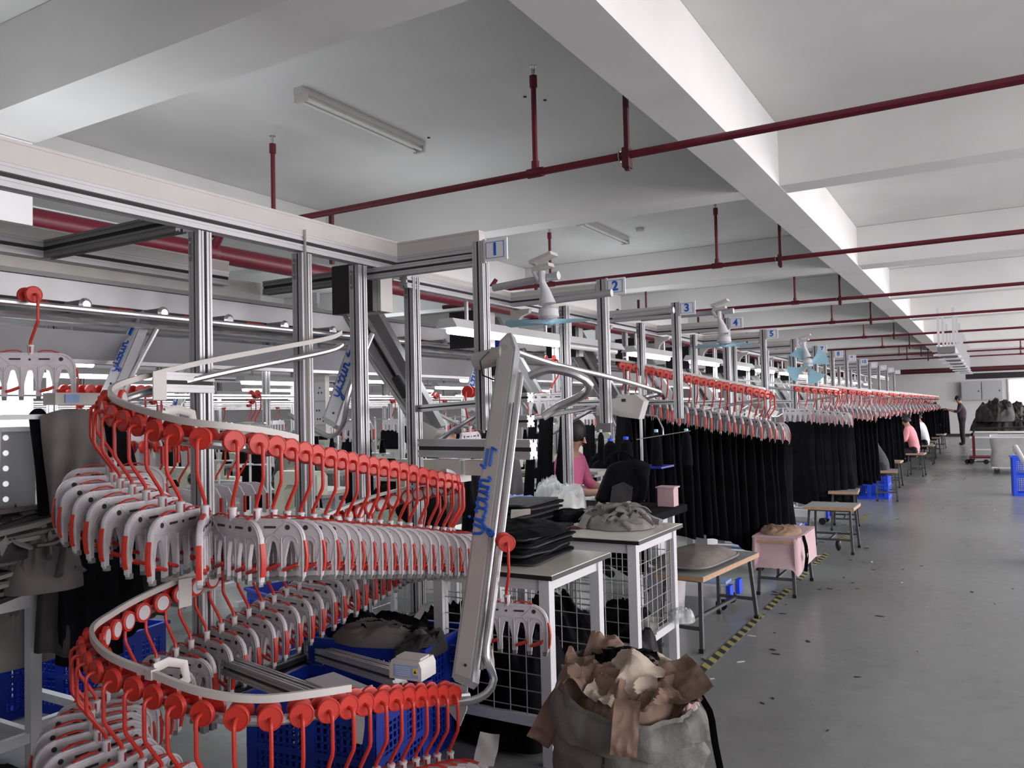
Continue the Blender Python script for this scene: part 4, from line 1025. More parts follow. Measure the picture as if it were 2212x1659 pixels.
drape('draped_garment', (-3.40,2.24,1.58), .10,.46,4, BLACKC, 'black garment draped just right of the grey one', PI/2-.25, wid2=1.5, skew=.10)
drape('draped_garment', (-3.42,1.93,1.58), .07,.40,5, BLACKC, 'thin black garment strip draped left of the grey one', PI/2-.25, wid2=1.3, skew=.05)
t = thing('drape_bar', 'white box bar the garments are draped over at the left', 'bar', (-3.42,1.7,1.585))
MB().bb(-.04,.04,-.6,.72,-.02,.0,WHITEP).build('bar', t)
MB().bb(-.05,.04,.28,.5,.04,.09,CREAM).box((.045,.35,.065),(.002,.06,.035),BLUELAB).build('sensor_head', t)
for i in range(16):
    th = .026
    o = inst(slab_mesh(.42,.66,th,i+61,[GREYC,DGREYC,LGREYC][i%3],.022), 'folded_garment', None, (-3.80+.006*i, 1.90+random.uniform(-.03,.03)+.006*i, .81+i*th*.9), (.10+random.uniform(-.08,.12),random.uniform(-.1,.14),random.uniform(-.15,.15)))
    tag(o, f'grey garment in the slumped stack on the left table, {ordw(i)} from the bottom', 'garment', 'grey garments stacked on the left table')
scraps('rumpled_garment', (-3.60,2.06,.83), .17,.20,.26, 71, GREYC, 'large rumpled grey garment slumping off the corner of the left table', 34, .055)
scraps('rumpled_garment', (-3.70,1.90,1.02), .17,.26,.20, 72, LGREYC, 'rumpled grey garment on top of the left stack', 34, .05)
pile('rumpled_garment', (-3.66,1.82,.98), .16,.22,.20, 72, DGREYC, 'rumpled charcoal garment on the left stack', sharp=1.5, lump=.5)
for i,(x,y,z,w,L,mm,lb) in enumerate([(-3.56,2.13,1.0,.2,.46,DGREYC,'charcoal garment hanging off the table corner behind the clamp hangers'),(-3.50,2.20,1.04,.22,.56,BLACKC,'black garment hanging left of the spiral rail, in front'),(-3.51,2.33,1.06,.22,.50,BLACKC,'black garment hanging left of the spiral rail, second'),
    (-3.53,2.46,1.04,.2,.44,DGREYC,'charcoal pleated garment hanging behind the spiral rail'),(-3.55,2.60,1.02,.18,.40,GREYC,'grey pleated garment at the right of the hanging bunch behind the spiral rail')]):
    drape('hanging_garment', (x,y,z), w,L,i+10, mm, lb, PI/2-.5+i*.1, 'garment', 'garments hanging beside the left table', wid2=1.25, thick=.07)
t = thing('plastic_tub', 'cloudy plastic tub standing on the floor shelf at the lower left', 'tub', (-4.22,1.98,.165))
MB().lathe([(.0,0),(.14,.0),(.15,.02),(.185,.30),(.195,.30),(.195,.315),(.18,.315),(.145,.03),(.0,.01)],(0,0,0),MILKY,24).build('tub', t)
pile('grey_cloth', (-3.95,2.16,.42), .05,.16,.33, 73, LGREYC, 'light grey cloth hanging under the left table edge', 'cloth', flat=.4)
pile('floor_rag', (-3.75,1.95,.0), .22,.10,.05, 74, BLACKC, 'black rag on the floor at the lower left corner', 'rag')
t = thing('floor_frame', 'white steel floor frame bar running back from the left table', 'frame', (-3.9,2.45,.14))
MB().bb(-.02,.02,-.3,.6,-.02,.02,WHITEP).bb(-.5,.3,-.02,.02,-.02,.02,WHITEP).build('bars', t)
pile('white_cloth', (-3.35,4.6,.35), .2,.15,.30, 75, WHITEC, 'white cloth heap seen between the rear clamp hangers', 'cloth', flat=.35)
pile('green_wrap', (-4.3,5.0,.62), .42,.30,.16, 76, GREENW, 'pale green plastic wrapped bundle behind the leftmost frame post', 'bundle')
pile('black_bundle', (-3.95,5.25,.60), .24,.2,.34, 77, BLACKC, 'rounded black bundle behind the second frame post', 'bundle')
pile('grey_bundle', (-3.7,5.6,.62), .30,.22,.42, 78, LGREYC, 'creased light grey fabric bundle behind the third frame post', 'bundle', sharp=2.0)
t = thing('side_table', 'long grey topped side table carrying the wrapped bundles', 'table', (-4.0,5.35,0))
MB().bb(-.75,.75,-.4,.4,.58,.61,LAMIN).build('tabletop', t)
for sx in (-1,1):
    for sy in (-1,1): MB().bb(sx*.7-.02,sx*.7+.02,sy*.36-.02,sy*.36+.02,0,.58,LEGM).build('leg', t)

# lone hanger with folded black trousers, behind the near table
hanger((-2.78,4.22,1.68), math.radians(-78), 'single clamp hanger seen edge-on holding folded black trousers behind the spiral rail', 'clamp hangers riding alone', 2, 0)
drape('hanging_garment', (-2.76,4.22,1.26), .22,.62,31, BLACKC, 'folded black trousers on the edge-on clamp hanger', math.radians(-78), 'trousers', None, thick=.07)
# trousers and bag by the woman in pink
hanger((-2.84,5.42,1.93), math.radians(10), 'grey clamp hanger holding long black strips in front of the woman in pink', 'clamp hangers riding alone', 2, 0)
for i,(dx,w,L) in enumerate([(-.13,.07,.62),(-.03,.11,.86),(.12,.10,.55)]):
    drape('hanging_garment', (-2.84+dx,5.40+dx*.2,1.50), w,L,40+i, BLACKC, f'long black garment strip hanging before the woman in pink, {ordw(i)} from the left', .1, 'garment', 'black strips before the woman in pink', thick=.03, wid2=1.1, skew=-.05)
drape('hanging_garment', (-3.35,5.65,1.25), .14,.45,45, GREYC, 'grey garment hanging from a hook left of the woman in pink', .2, 'garment', None, thick=.04, wid2=1.9)
drape('hanging_garment', (-2.95,4.75,1.50), .06,.62,46, MAROONC, 'narrow maroon cloth hanging left of the lift arm', .2, 'cloth', None, thick=.03, wid2=1.3)
t = thing('cushion_bag', 'black backpack slumped on the ironing table beside the black trousers', 'bag', (-2.32,5.42,.86), .5)
def bagf(u, v):
    a = 2*PI*u; k = .5; cx = math.copysign(abs(math.cos(a))**k, math.cos(a)); cy = math.copysign(abs(math.sin(a))**k, math.sin(a))
    q = min(1, math.sin(PI*min(max(v,0),1))*2.2)**.5 if 0 < v < 1 else 0
    return V((.17*cx*q*(1.1-.25*v)+.10*v, (.10-.02*v)*cy*q, .33*v+.01*noise.noise(V((cx*2,cy*2,v*3)))))
MB().grid(bagf, 40, 24, BLACKC).build('bag_body', t, ang=80)
MB().prism([(-.08,.03),(.07,.03),(.085,.14),(.02,.18),(-.06,.15)],(.01,-.095,0),(1,0,0),(0,0,1),(0,-1,0),.02,DGREYC).build('front_pocket', t)
MB().tube(catmull([(-.10,-.02,.28),(-.06,-.02,.36),(.04,-.02,.39),(.12,-.03,.33)],.03),.008,BLACKC,6).build('handle', t)
MB().tube(catmull([(.12,-.09,.26),(.17,-.12,.18),(.15,-.12,.05)],.03),.018,BLACKC,6,flat=(1.3,.4)).build('strap', t)
pile('clear_bag', (-2.60,5.05,.86), .20,.15,.20, 81, CLEARP, 'clear plastic bag with white cloth on the table left of the backpack', 'bag', sharp=1.6)
pile('white_cloth', (-2.60,5.05,.855), .16,.12,.11, 82, WHITEC, 'white cloth inside the clear bag on the table', 'cloth')
t = thing('ironing_table', 'black covered ironing table under the backpack', 'table', (-2.35,5.55,0))
MB().bb(-.62,.42,-.6,.22,.80,.85,BLACKC).prism([(-.4,0),(.42,0),(.42,-.3),(.3,-.34)],(0,-.6,.80),(1,0,0),(0,0,1),(0,1,0),.02,BLACKC).build('tabletop', t)
for sx in (-.5,.32):
    for sy in (-.5,.15): MB().bb(sx-.02,sx+.02,sy-.02,sy+.02,0,.8,WHITEP).build('leg', t)
def cone(x,y,z,r,h,label,group,m=None,capm=BLUEB):
    t = thing('thread_cone', label, 'thread', (x,y,z), 0, group)
    MB().lathe([(r,0),(r*1.02,h*.1),(r*.78,h*.86),(r*.4,h*.96),(r*.36,h)],(0,0,0),m or BLACKC,18).build('thread', t)
    MB().lathe([(r*.36,h),(r*.36,h+.02),(r*.3,h+.022)],(0,0,0),capm,12).build('core', t)
for i,(px,py,pz,r,h) in enumerate([(-2.50,5.72,1.12,.055,.19),(-2.38,5.74,1.13,.055,.19),(-2.18,5.85,1.12,.042,.25),(-1.98,5.95,1.12,.042,.25),(-2.68,5.95,1.15,.03,.22)]):
    cone(px,py,pz,r,h,f'large black thread cone beside the backpack, {ordw(i)} one','black thread cones near the backpack', capm=[BLUEB,BLUEB,LBLUE,LBLUE,CREAM][i])
t = thing('thread_stand', 'thread stand with a shelf and guide arms beside the backpack', 'thread stand', (-2.3,5.8,.85))
MB().cyl((0,.05,0),(0,.05,.95),.012,WHITEP,8).bb(-.20,.2,-.08,.2,.255,.268,BLUEP).build('post', t)
MB().tube([(0,.05,.66),(.15,.0,.64),(.2,-.02,.55),(.2,-.02,.5)],.006,STEEL,6).bar((.0,-.05,.47),(.4,.0,.53),.012,.006,STEEL).build('guide_arm', t)
t = thing('pink_box', 'small dusty pink plastic box on the ironing table', 'box', (-2.02,5.62,.93)); MB().bb(-.06,.06,-.05,.05,-.08,.05,PINKC).bb(-.07,.07,-.06,.06,.05,.06,PINKC).build('box', t)

# ------------------------------------------------------------------ stools
def stool(label, x, y, L, W, h, rz=0, splay=.06, group='stools along the aisle', top=True):
    t = thing('wooden_stool', label, 'stool', (x,y,0), rz, group)
    MB().bb(-W/2,W/2,-L/2,L/2,h-.032,h-.003,WOOD).bb(-W/2+.002,W/2-.002,-L/2+.002,L/2-.002,h-.004,h,LAMIN).build('seat', t)
    for sx in (-1,1):
        for sy in (-1,1):
            a = V((sx*(W/2-.05),sy*(L/2-.07),h-.032)); b = V((sx*(W/2-.05+splay*.4),sy*(L/2-.07+splay),.0))
            l = MB().bar(a,b,.024,.024,LEGM,up=(0,1,0)).build('leg', t)
            MB().bar(b+V((0,0,.0)),b+(a-b)*.06,.032,.032,BLACKP,up=(0,1,0)).build('rubber_foot', l)
    zr = h*.30
    for sy in (-1,1):
        yy = sy*(L/2-.07+splay*.68); MB().bar((-W/2+.04,yy,zr),(W/2-.04,yy,zr),.02,.02,LEGM).build('stretcher', t)
    MB().bar((0,-(L/2-.07+splay*.68),zr),(0,(L/2-.07+splay*.68),zr),.02,.02,LEGM).build('stretcher', t)
    MB().bb(-W/2+.05,W/2-.05,-L/2+.07,L/2-.07,h-.052,h-.033,LEGM).build('seat_frame', t)
    return t
stool('long bench stool nearest the camera, with a grey cushion on it', -1.72,5.58,1.02,.34,.48, -.10)
t = thing('seat_cushion', 'thick dusty grey brown cushion on the nearest bench stool', 'cushion', (-1.80,5.52,.482), -.1)
def cush(u, v):
    a = 2*PI*u; k=.45; cx=math.copysign(abs(math.cos(a))**k,math.cos(a)); cy=math.copysign(abs(math.sin(a))**k,math.sin(a)); r=math.sin(PI*v)**.5 if 0<v<1 else 0
    return V((.215*cx*r,.37*cy*r,.03+(-.028 if v<.5 else .075)*(1-r**3)+.010*noise.noise(V((cx*r*3,cy*r*3,v)))))
MB().grid(cush,40,20,MATS['cushion_cloth']).build('cushion', t, ang=80)
MB().tube([V((.215*math.copysign(abs(math.cos(a))**.45,math.cos(a)),.37*math.copysign(abs(math.sin(a))**.45,math.sin(a)),.028)) for a in [2*PI*k/60 for k in range(60)]],.007,LGREYC,6,closed=True).build('piping', t)
stool('stool wrapped in pale pink cloth, second from the camera', -1.56,7.2,.75,.34,.46)
t = thing('pink_cover', 'pale pink cloth wrapped tightly round the second stool', 'cloth', (-1.56,7.2,0))
def pinkf(u, v):
    a = 2*PI*u; k = .18; cx=math.copysign(abs(math.cos(a))**k,math.cos(a)); cy=math.copysign(abs(math.sin(a))**k,math.sin(a))
    pinch = 1-.10*math.sin(PI*v)**1*(abs(cx*cy)<.8)
    return V((.19*cx*pinch*(1+.05*v),.385*cy*pinch*(1+.06*v),.475-v*(.30+.05*math.cos(2*a)**2*-1)+.01*math.sin(a*7)*v))
MB().grid(pinkf,60,14,PINKC).bb(-.18,.18,-.375,.375,.466,.478,PINKC).build('cover', t, ang=60)
pile('tan_cushion', (-1.58,7.15,.478), .17,.24,.055, 91, TANC, 'crumpled tan cushion on the pink covered stool', 'cushion', sharp=.9, flat=.4)
t = thing('black_strap', 'black strap with a white tag hanging down the pink cover', 'strap', (-1.365,6.98,.46))
MB().tube([(.0,0,.02),(.02,.0,-.06),(.03,-.02,-.14),(.02,-.05,-.26)],.012,BLACKC,6,flat=(1.2,.3)).build('strap', t); MB().box((.035,.01,-.14),(.004,.07,.07),WHITEC,Matrix.Rotation(.5,3,'X')).build('paper_tag', t)
stool('square stool with a grey top and black shoe rack below, third from the camera', -1.50,9.25,.50,.50,.48, 0)
t = thing('shoe', 'black shoe dangling below the third stool', 'shoe', (-1.42,9.05,.02)); MB().ball((0,0,.07),.05,BLACKP,12,8,(.6,.6,1.3)).build('upper', t)
far_st = [(-1.62,10.9,'fourth'),(-1.48,14.3,'fifth'),(-1.62,16.6,'sixth'),(-1.40,19.2,'seventh'),(-1.42,22.8,'eighth'),(-1.5,25.2,'ninth'),(-1.5,27.5,'tenth'),(-1.5,30.5,'eleventh')]
for x,y,o_ in far_st:
    stool(f'stool with splayed grey legs along the aisle, {o_} from the camera', x,y,.5,.34,.48, random.uniform(-.1,.1))
pile('pink_cloth', (-1.75,11.3,.50), .17,.2,.10, 92, PINKC, 'pale pink cloth on the fourth stool', 'cloth')

# ------------------------------------------------------------------ sewing stations
def machine_meshes():
    D = {}
    m = MB(); m.bb(-.24,.24,-.09,.09,0,.03,MACH); m.build
    m.prism([(-.22,.03),(.24,.03),(.24,.30),(.20,.34),(-.20,.34),(-.24,.30),(-.24,.16),(-.15,.16),(-.15,.24),(.10,.24),(.13,.20),(.13,.05)][::-1] if False else [(.13,.03),(.24,.03),(.24,.30),(.20,.34),(-.20,.34),(-.24,.30),(-.24,.15),(-.15,.15),(-.15,.23),(.09,.23),(.13,.19)],(0,-.06,0),(1,0,0),(0,0,1),(0,1,0),.12,MACH)
    D['head'] = m.mesh('machine_head')
    D['needle_bar'] = MB().cyl((-.195,0,.05),(-.195,0,.16),.008,STEEL,8).bb(-.215,-.175,-.012,.012,.03,.045,STEEL).mesh('needle_bar')
    D['handwheel'] = MB().lathe([(.0,.24),(.05,.24),(.06,.25),(.06,.275),(.05,.285),(.0,.285)],(0,0,.24),BLACKP,16,(1,0,0)).mesh('handwheel')
    D['panel'] = MB().bb(-.06,.08,-.064,-.058,.25,.31,MACHG).cyl((-.1,-.07,.28),(-.1,-.055,.28),.018,STEEL,12).mesh('control_panel')
    D['top'] = MB().bb(-.60,.60,-.28,.28,.735,.765,LAMIN).bb(-.605,.605,-.285,.285,.73,.737,WOOD).mesh('tabletop')
    D['leg'] = MB().bb(-.03,.03,-.25,.25,0,.04,WHITEP).bb(-.03,.03,-.03,.03,.04,.73,WHITEP).bb(-.03,.03,-.22,.22,.69,.73,WHITEP).mesh('leg')
    D['stand'] = MB().cyl((0,0,0),(0,0,.75),.010,WHITEP,8).bar((-.16,0,.40),(.16,0,.40),.06,.012,WHITEP).bar((-.18,0,.74),(.18,0,.74),.02,.01,STEEL).mesh('thread_stand')
    D['pedal'] = MB().bb(-.15,.15,-.1,.1,.06,.08,BLACKP).mesh('pedal')
    return D
SM = machine_meshes()
def sewing(x, y, rz, where, near=False):
    t = thing('sewing_table', f'sewing table with steel legs, {where}', 'table', (x,y,0), rz, 'sewing tables')
    inst(SM['top'],'tabletop',t)
    for s in (-1,1): inst(SM['leg'],'leg',t,(s*.5,0,0))
    inst(SM['pedal'],'pedal',t)
    c, s_ = math.cos(rz), math.sin(rz)
    m = thing('sewing_machine', f'cream industrial sewing machine, {where}', 'sewing machine', (x+.0*c,y,.765), rz, 'industrial sewing machines')
    inst(SM['head'],'machine_head',m); inst(SM['needle_bar'],'needle_bar',m); inst(SM['handwheel'],'handwheel',m); inst(SM['panel'],'control_panel',m)
    q = thing('thread_stand', f'white thread stand, {where}', 'thread stand', (x+.42*c-.15*s_,y+.42*s_+.15*c,.765), rz, 'thread stands')
    inst(SM['stand'],'post',q)
    for k in (-1,1):
        cc = CONE0.copy(); COL.objects.link(cc); cc.location = (x+(.42+k*.09)*c-.15*s_, y+(.42+k*.09)*s_+.15*c, 1.172)
        tag(cc, f'{"black" if cc.data is CONE0.data else "pale"} thread cone, {"left" if k<0 else "right"}, {where}', 'thread', 'thread cones on the stands')
m = MB().lathe([(.035,0),(.035,.01),(.018,.13),(.012,.135)],(0,0,0),BLACKC,14)
CONE0 = m.build('thread_cone'); CONE0.location=(-3.9,7.7,.77); tag(CONE0,'black thread cone at the near end of the sewing line','thread','thread cones on the stands')
lanes = [(-3.15,8.0,1.55,9,'aisle sewing line'),(-4.9,4.9,1.6,6,'first back lane'),(-6.6,5.0,1.6,7,'second back lane'),(-8.6,5.6,1.7,6,'third back lane'),(-10.8,6.0,1.8,6,'fourth back lane')]
for li,(lx,ly,st_,n,nm) in enumerate(lanes):
    for k in range(n):
        sewing(lx, ly+k*st_, PI+.0 if li%2 else 0.+(.0), f'{ordw(k)} from the near end of the {nm}')
GP = [pile_mesh(.26,.2,.13,200+i,[BLACKC,GREYC,BLACKC,LGREYC][i],sharp=1.5) for i in range(4)]
for li,(lx,ly,st_,n,nm) in enumerate(lanes):
    for k in range(n):
        for sgn in (-1,1):
            i = (li*3+k*2+(sgn>0))%4
            if (li+k+sgn)%3 == 0: continue
            o = inst(GP[i],'garment_pile',None,(lx+sgn*.33,ly+k*st_+.45+.1*sgn,.60 if sgn>0 else .45)); o.scale=(1,1,2.2)
            tag(o, f'{["black","grey brown","black","light grey"][i]} garment pile, {"left" if sgn<0 else "right"} side beyond the {ordw(k)} table of the {nm}', 'garments', 'garment piles of the sewing lines')
# posts, hangers and clothes in the back lanes
for li, lx in enumerate((-5.4,-7.4,-9.4,-12.)):
    fbeam('frame_beam',(lx,1.5,2.25),(lx,24,2.25),f'aluminium overhead rail of the back lanes, {ordw(li)} lane back',.06,.10,group='overhead rails of the back lanes')
    fbeam('frame_beam',(lx+.25,1.5,1.72),(lx+.25,24,1.72),f'lower aluminium guide of the back lanes, {ordw(li)} lane back',.035,.035,m=STEEL,group='overhead rails of the back lanes')
    for k in range(6):
        fpost('frame_post', lx-.1, 3.2+k*1.9+li*.4, 0, 2.25, f'slim aluminium post of the back lanes, {ordw(k)} from the left, {ordw(li)} lane back', .05, 'posts of the back lanes', parts=False)
    for k in range(7):
        y = 3.4+k*1.25+li*.5; hz = 1.74
        hanger((lx+.25,y,hz), random.uniform(-.4,.4), f'small clamp hanger, {ordw(k)} from the left on the rail {ordw(li)} lane back', 'clamp hangers of the back lanes', 0)
        if k % 2 == 0: trousers((lx+.25,y,hz-.43), random.uniform(-.4,.4), f'dark trousers hanging {ordw(k//2)} from the left on the rail {ordw(li)} lane back', 'trousers in the back lanes', k)
# cluster of orange hooks on a bar behind the left bend
for k in range(6):
    hanger((-4.35+.02*k,2.62+.09*k,1.72), .2, f'clamp hanger with orange red hook behind the left bend, {ordw(k)} from the left', 'clamp hangers behind the left bend', 0)
for k in range(9):
    hanger((-4.15+.01*k,2.9+.08*k,1.40), .5, f'clamp hanger in the cluster behind the left bend, lower row, {ordw(k)} from the left', 'clamp hangers behind the left bend', 0)
# socket panel with blue clip behind the frame
def socket(x,y,z,lb):
    t = thing('socket_panel', lb, 'socket panel', (x,y,z), .25, 'socket panels')
    MB().bb(-.05,.10,-.03,.03,-.22,.22,CREAM).build('casing', t)
    mb = MB().bb(.02,.105,-.036,-.03,.03,.16,WHITEP).bb(.02,.105,-.036,-.03,-.14,.02,WHITEP); mb.build('socket_plate', t)
    mb = MB()
    for a,b in [(.06,.12),(.05,.085),(.075,.085),(.035,-.04),(.055,-.04),(.04,-.10),(.06,-.10),(.085,-.09),(.085,-.115)]: mb.bb(a-.004,a+.004,-.038,-.036,b-.006,b+.006,DARK)
    mb.build('pin_holes', t)
    MB().bb(-.035,-.01,-.034,-.03,.10,.12,RED).prism([(-.035,.13),(-.01,.13),(-.022,.155)],(0,-.034,0),(1,0,0),(0,0,1),(0,1,0),.004,YEL).build('warning_label', t)
    MB().bb(-.12,-.07,-.03,.02,.05,.20,BLUEB).bb(-.12,-.06,-.03,.02,-.16,.05,WHITEP).build('blue_clip', t)
    MB().bb(0,.04,-.02,.02,.22,.8,ALU).build('arm', t)
socket(-4.15,4.30,1.63,'white socket panel with a blue clip between the first two frame posts')
socket(-4.5,7.2,1.65,'white socket panel further back behind the fourth frame post')
for k,(x,y) in enumerate([(-6.2,6.5),(-7.5,9.0),(-9,7),(-5.6,9.5)]):
    crate(f'blue crate on the floor in the back lanes, {ordw(k)} one', (x,y,0), .6,.4,.4, .2*k, BLUEP)

# ------------------------------------------------------------------ right side, far end
t = thing('garment_table', 'long pale table buried under the big dark garment mound at the far end', 'table', (-.42,25.5,0))
MB().bb(-.1,1.7,-1.2,1.2,.72,.76,TTOP).build('tabletop', t); MB().bb(-.05,.55,-1.15,-1.1,.02,.72,MACHG).bb(-.05,-.0,-1.15,1.1,.02,.72,MACHG).build('side_panel', t)
for sy in (-1,1): MB().bb(1.6,1.66,sy*1.1-.03,sy*1.1+.03,0,.72,WHITEP).build('leg', t)
MOUND = mat('dark_brown_cloth', (.028,.024,.024), .7, noise_amt=.7, scale=9, spec=.5)
k = 0
for j,(x,y,z,rx,ry,h) in enumerate([(.25,25.3,.76,.66,.9,.42),(.10,24.9,1.0,.46,.6,.46),(.42,25.6,1.0,.5,.6,.40),(-.12,25.2,.76,.38,.6,.28),(.75,25.,.76,.42,.6,.26)]):
    pile('garment_bundle', (x,y,z), rx,ry,h, 110+j, MOUND, 'dark brown garment bundle in the mound on the far table, '+['broad bottom','left top','right top','left bottom','right bottom'][j]+' one', 'garments', sharp=2.2, lump=.5, group='garment bundles of the far mound', nu=60, nv=30)
t = thing('garment_rack', 'far dark garment heap on a stand left of the standing person', 'garments', (-2.0,33.2,0))
inst(pile_mesh(.6,.7,.75,120,MOUND,sharp=1.8), 'heap', t, (0,0,.75)); MB().bb(-.5,.5,-.5,.5,.70,.75,LAMIN).build('stand_top', t)
for sx in (-1,1): MB().bb(sx*.45-.02,sx*.45+.02,-.45,-.41,0,.7,LEGM).build('leg', t)
for j in range(3):
    t = thing('storage_bin', f'pale grey storage bin under the far mound, {ordw(j)} from the left', 'bin', (-.2+j*.62,24.0,0), 0, 'storage bins under the far mound')
    MB().bb(-.28,.28,-.2,.2,.04,.62,MILKY).bb(-.30,.30,-.22,.22,.60,.64,WHITEP).bb(-.29,.29,-.205,-.2,.3,.33,WHITEP).build('bin', t)
# pipe frame in front of mound
t = thing('hand_truck', 'black bent pipe rail of a dark red trolley in front of the mound', 'trolley', (-.35,23.0,0))
MB().tube(catmull([(-.05,0,.1),(-.05,0,.75),(.0,0,.84),(.1,0,.86),(.95,0,.88),(1.05,0,.84),(1.08,0,.6)],.05),.022,BLACKP,8).build('pipe', t)
MB().bb(-.15,.3,-.3,.3,.16,.20,MAROON).cyl((-.12,-.02,.07),(-.12,.02,.07),.07,BLACKP,12).bb(-.08,-.02,-.03,.03,.2,.7,MAROON).build('base', t)
for s in (-1,1): MB().cyl((.2*s,-.02,.06),(.2*s,.02,.06),.06,BLACKP,12).build('wheel', t)
# clear plastic cart
t = thing('laundry_cart', 'pale plastic covered cart on castors at the right side of the aisle', 'cart', (.42,20.6,0))
CARTM = mat('frosted_plastic_sheet', (.42,.43,.42), .3, alpha=.85, noise_amt=.1, scale=6, bump=.2)
MB().grid(lambda u,v: V((.46*math.copysign(abs(math.cos(2*PI*u))**.25,math.cos(2*PI*u))*(1+.03*math.sin(9*v)), .62*math.copysign(abs(math.sin(2*PI*u))**.25,math.sin(2*PI*u)), .14+.62*v+.01*math.sin(20*u))), 48, 14, CARTM).bb(-.45,.45,-.6,.6,.12,.15,WHITEP).build('tub', t)
MB().tube([(.47*a,.63*b,.77) for a,b in ((-1,-1),(1,-1),(1,1),(-1,1))],.02,WHITEP,8,closed=True).build('rim', t)
for sx in (-1,1):
    for sy in (-1,1): MB().cyl((sx*.36,sy*.5-.02,.06),(sx*.36,sy*.5+.02,.06),.055,DRED if sx>0 else BLACKP,12).bb(sx*.36-.03,sx*.36+.03,sy*.5-.03,sy*.5+.03,.08,.13,ALUD).build('caster', t)
pile('white_bundle', (.30,20.4,.16), .25,.4,.35, 130, WHITEC, 'white cloth bundle inside the plastic covered cart', 'bundle')
pile('white_bundle', (.62,20.5,.16), .2,.4,.28, 131, WHITEC, 'second white cloth bundle inside the plastic covered cart', 'bundle')
t = thing('pallet_handle', 'white tubular handle leaning out at the right edge of the picture', 'handle', (.22,11.0,.02))
MB().cyl((0,0,1.0),(.35,-.5,.25),.028,WHITEP,12).lathe([(.028,0),(.032,.0),(.032,.06),(.028,.06)],(0,0,.97),WHITEP,12,(.35,-.5,-.75)).build('tube', t)
# electrical cabinets on the back wall
for j,(x,lb) in enumerate([(-.72,'left'),(.06,'right')]):
    t = thing('electrical_cabinet', f'grey wall cabinet near the far windows, {lb} one of the pair', 'cabinet', (x,YB-.18,1.88), 0, 'wall cabinets')
    MB().bb(-.38,.38,-.15,.15,-.30,.50,MACHG).build('casing', t); d_ = MB().bb(-.36,.36,-.165,-.15,-.28,.48,PANELG if False else MACHG).build('door', t); MB().bb(.27,.30,-.18,-.165,.05,.12,BLACKP).build('handle', d_)
for j in range(4):
    w = struct(MB().bb(0.7+j*1.55,2.05+j*1.55,YB-.06,YB-.02,1.0,2.4,GLASSB).build(f'window_{j+1}'))
    MB().bb(.65+j*1.55,.7+j*1.55,YB-.08,YB-.0,.95,2.45,WHITEP).bb(2.05+j*1.55,2.1+j*1.55,YB-.08,YB,.95,2.45,WHITEP).bb(.65+j*1.55,2.1+j*1.55,YB-.08,YB,.93,1.0,WHITEP).build('window_frame', w)
struct(MB().bb(-.9,7,YB-.02,YB,2.5,2.75,DGREYC).build('trim_2'))
struct(MB().bb(XL,XR,YB-.03,YB,0,.12,DARK).build('baseboard_back'))
t = thing('far_rack', 'thin metal rack standing before the far windows at the right edge', 'rack', (1.3,27.5,0))
for sx in (0,.8): MB().bb(sx,sx+.03,0,.03,0,1.9,LEGM).build('post', t)
for z in (.9,1.35,1.88): MB().bb(0,.83,0,.4,z,z+.03,LEGM).build('shelf', t)

# floor litter
for i in range(90):
    if i < 55: x, y = random.uniform(-1.9,-1.0), random.uniform(3.2,12)
    else: x, y = random.uniform(-1.2,1.4), random.uniform(3,14)
    s = random.uniform(.006,.02)*(1.3 if i < 55 else .8)
    pts = [(s*random.uniform(.6,2.2)*math.cos(a), s*random.uniform(.3,.8)*math.sin(a)) for a in [k*PI/3 for k in range(6)]]
    mm = DEBM if i % 7 else WHITEC
    o = MB().prism(pts,(0,0,0),(1,0,0),(0,1,0),(0,0,1),.003,mm).build('fabric_scrap', None, (x,y,.0005), random.uniform(0,6))
    tag(o, 'tiny white paper scrap lying on the aisle floor' if mm is WHITEC else 'tiny dark lint scrap lying on the grey floor', 'scrap', 'white floor scraps' if mm is WHITEC else 'dark floor scraps')
# paper cartons, white machine cases below the sewing line
for k,(x,y,lb) in enumerate([(-2.1,6.3,'nearest, behind the bench stool'),(-2.2,7.9,'second'),(-2.2,9.6,'third'),(-2.2,11.2,'fourth')]):
    t = thing('machine_stand', f'white sewing machine base with blue end caps on the floor, {lb}', 'machine base', (x,y,0), 0, 'white machine bases')
    MB().bb(-.30,.34,-.16,-.08,.10,.19,WHITEP).bb(-.30,.34,.10,.18,.10,.19,WHITEP).bb(-.30,-.2,-.16,.18,.10,.72,WHITEP).build('frame', t)
    for s in (-.12,.14): MB().bb(.33,.36,s-.045,s+.045,.09,.20,BLUEB).build('end_cap', t)
    for s in (-.12,.14): MB().cyl((.28,s-.015,.05),(.28,s+.015,.05),.045,BLACKP,10).build('caster', t)
    MB().bb(.0,.30,-.06,.09,.19,.21,BLUELAB).build('pedal', t)
for k,(x,y) in enumerate([(-2.15,5.9)]):
    t = thing('white_bin', 'white plastic bin standing behind the nearest bench stool', 'bin', (x,y,0)); MB().lathe([(.0,0),(.12,0),(.15,.36),(.16,.37),(.14,.36),(.11,.01)],(0,0,0),HWH,20).build('bin', t)
pile('pink_cloth', (-2.12,8.35,.77), .26,.22,.09, 95, PINKC, 'pink and white cloth pieces on the sewing table behind the near batch', 'cloth')

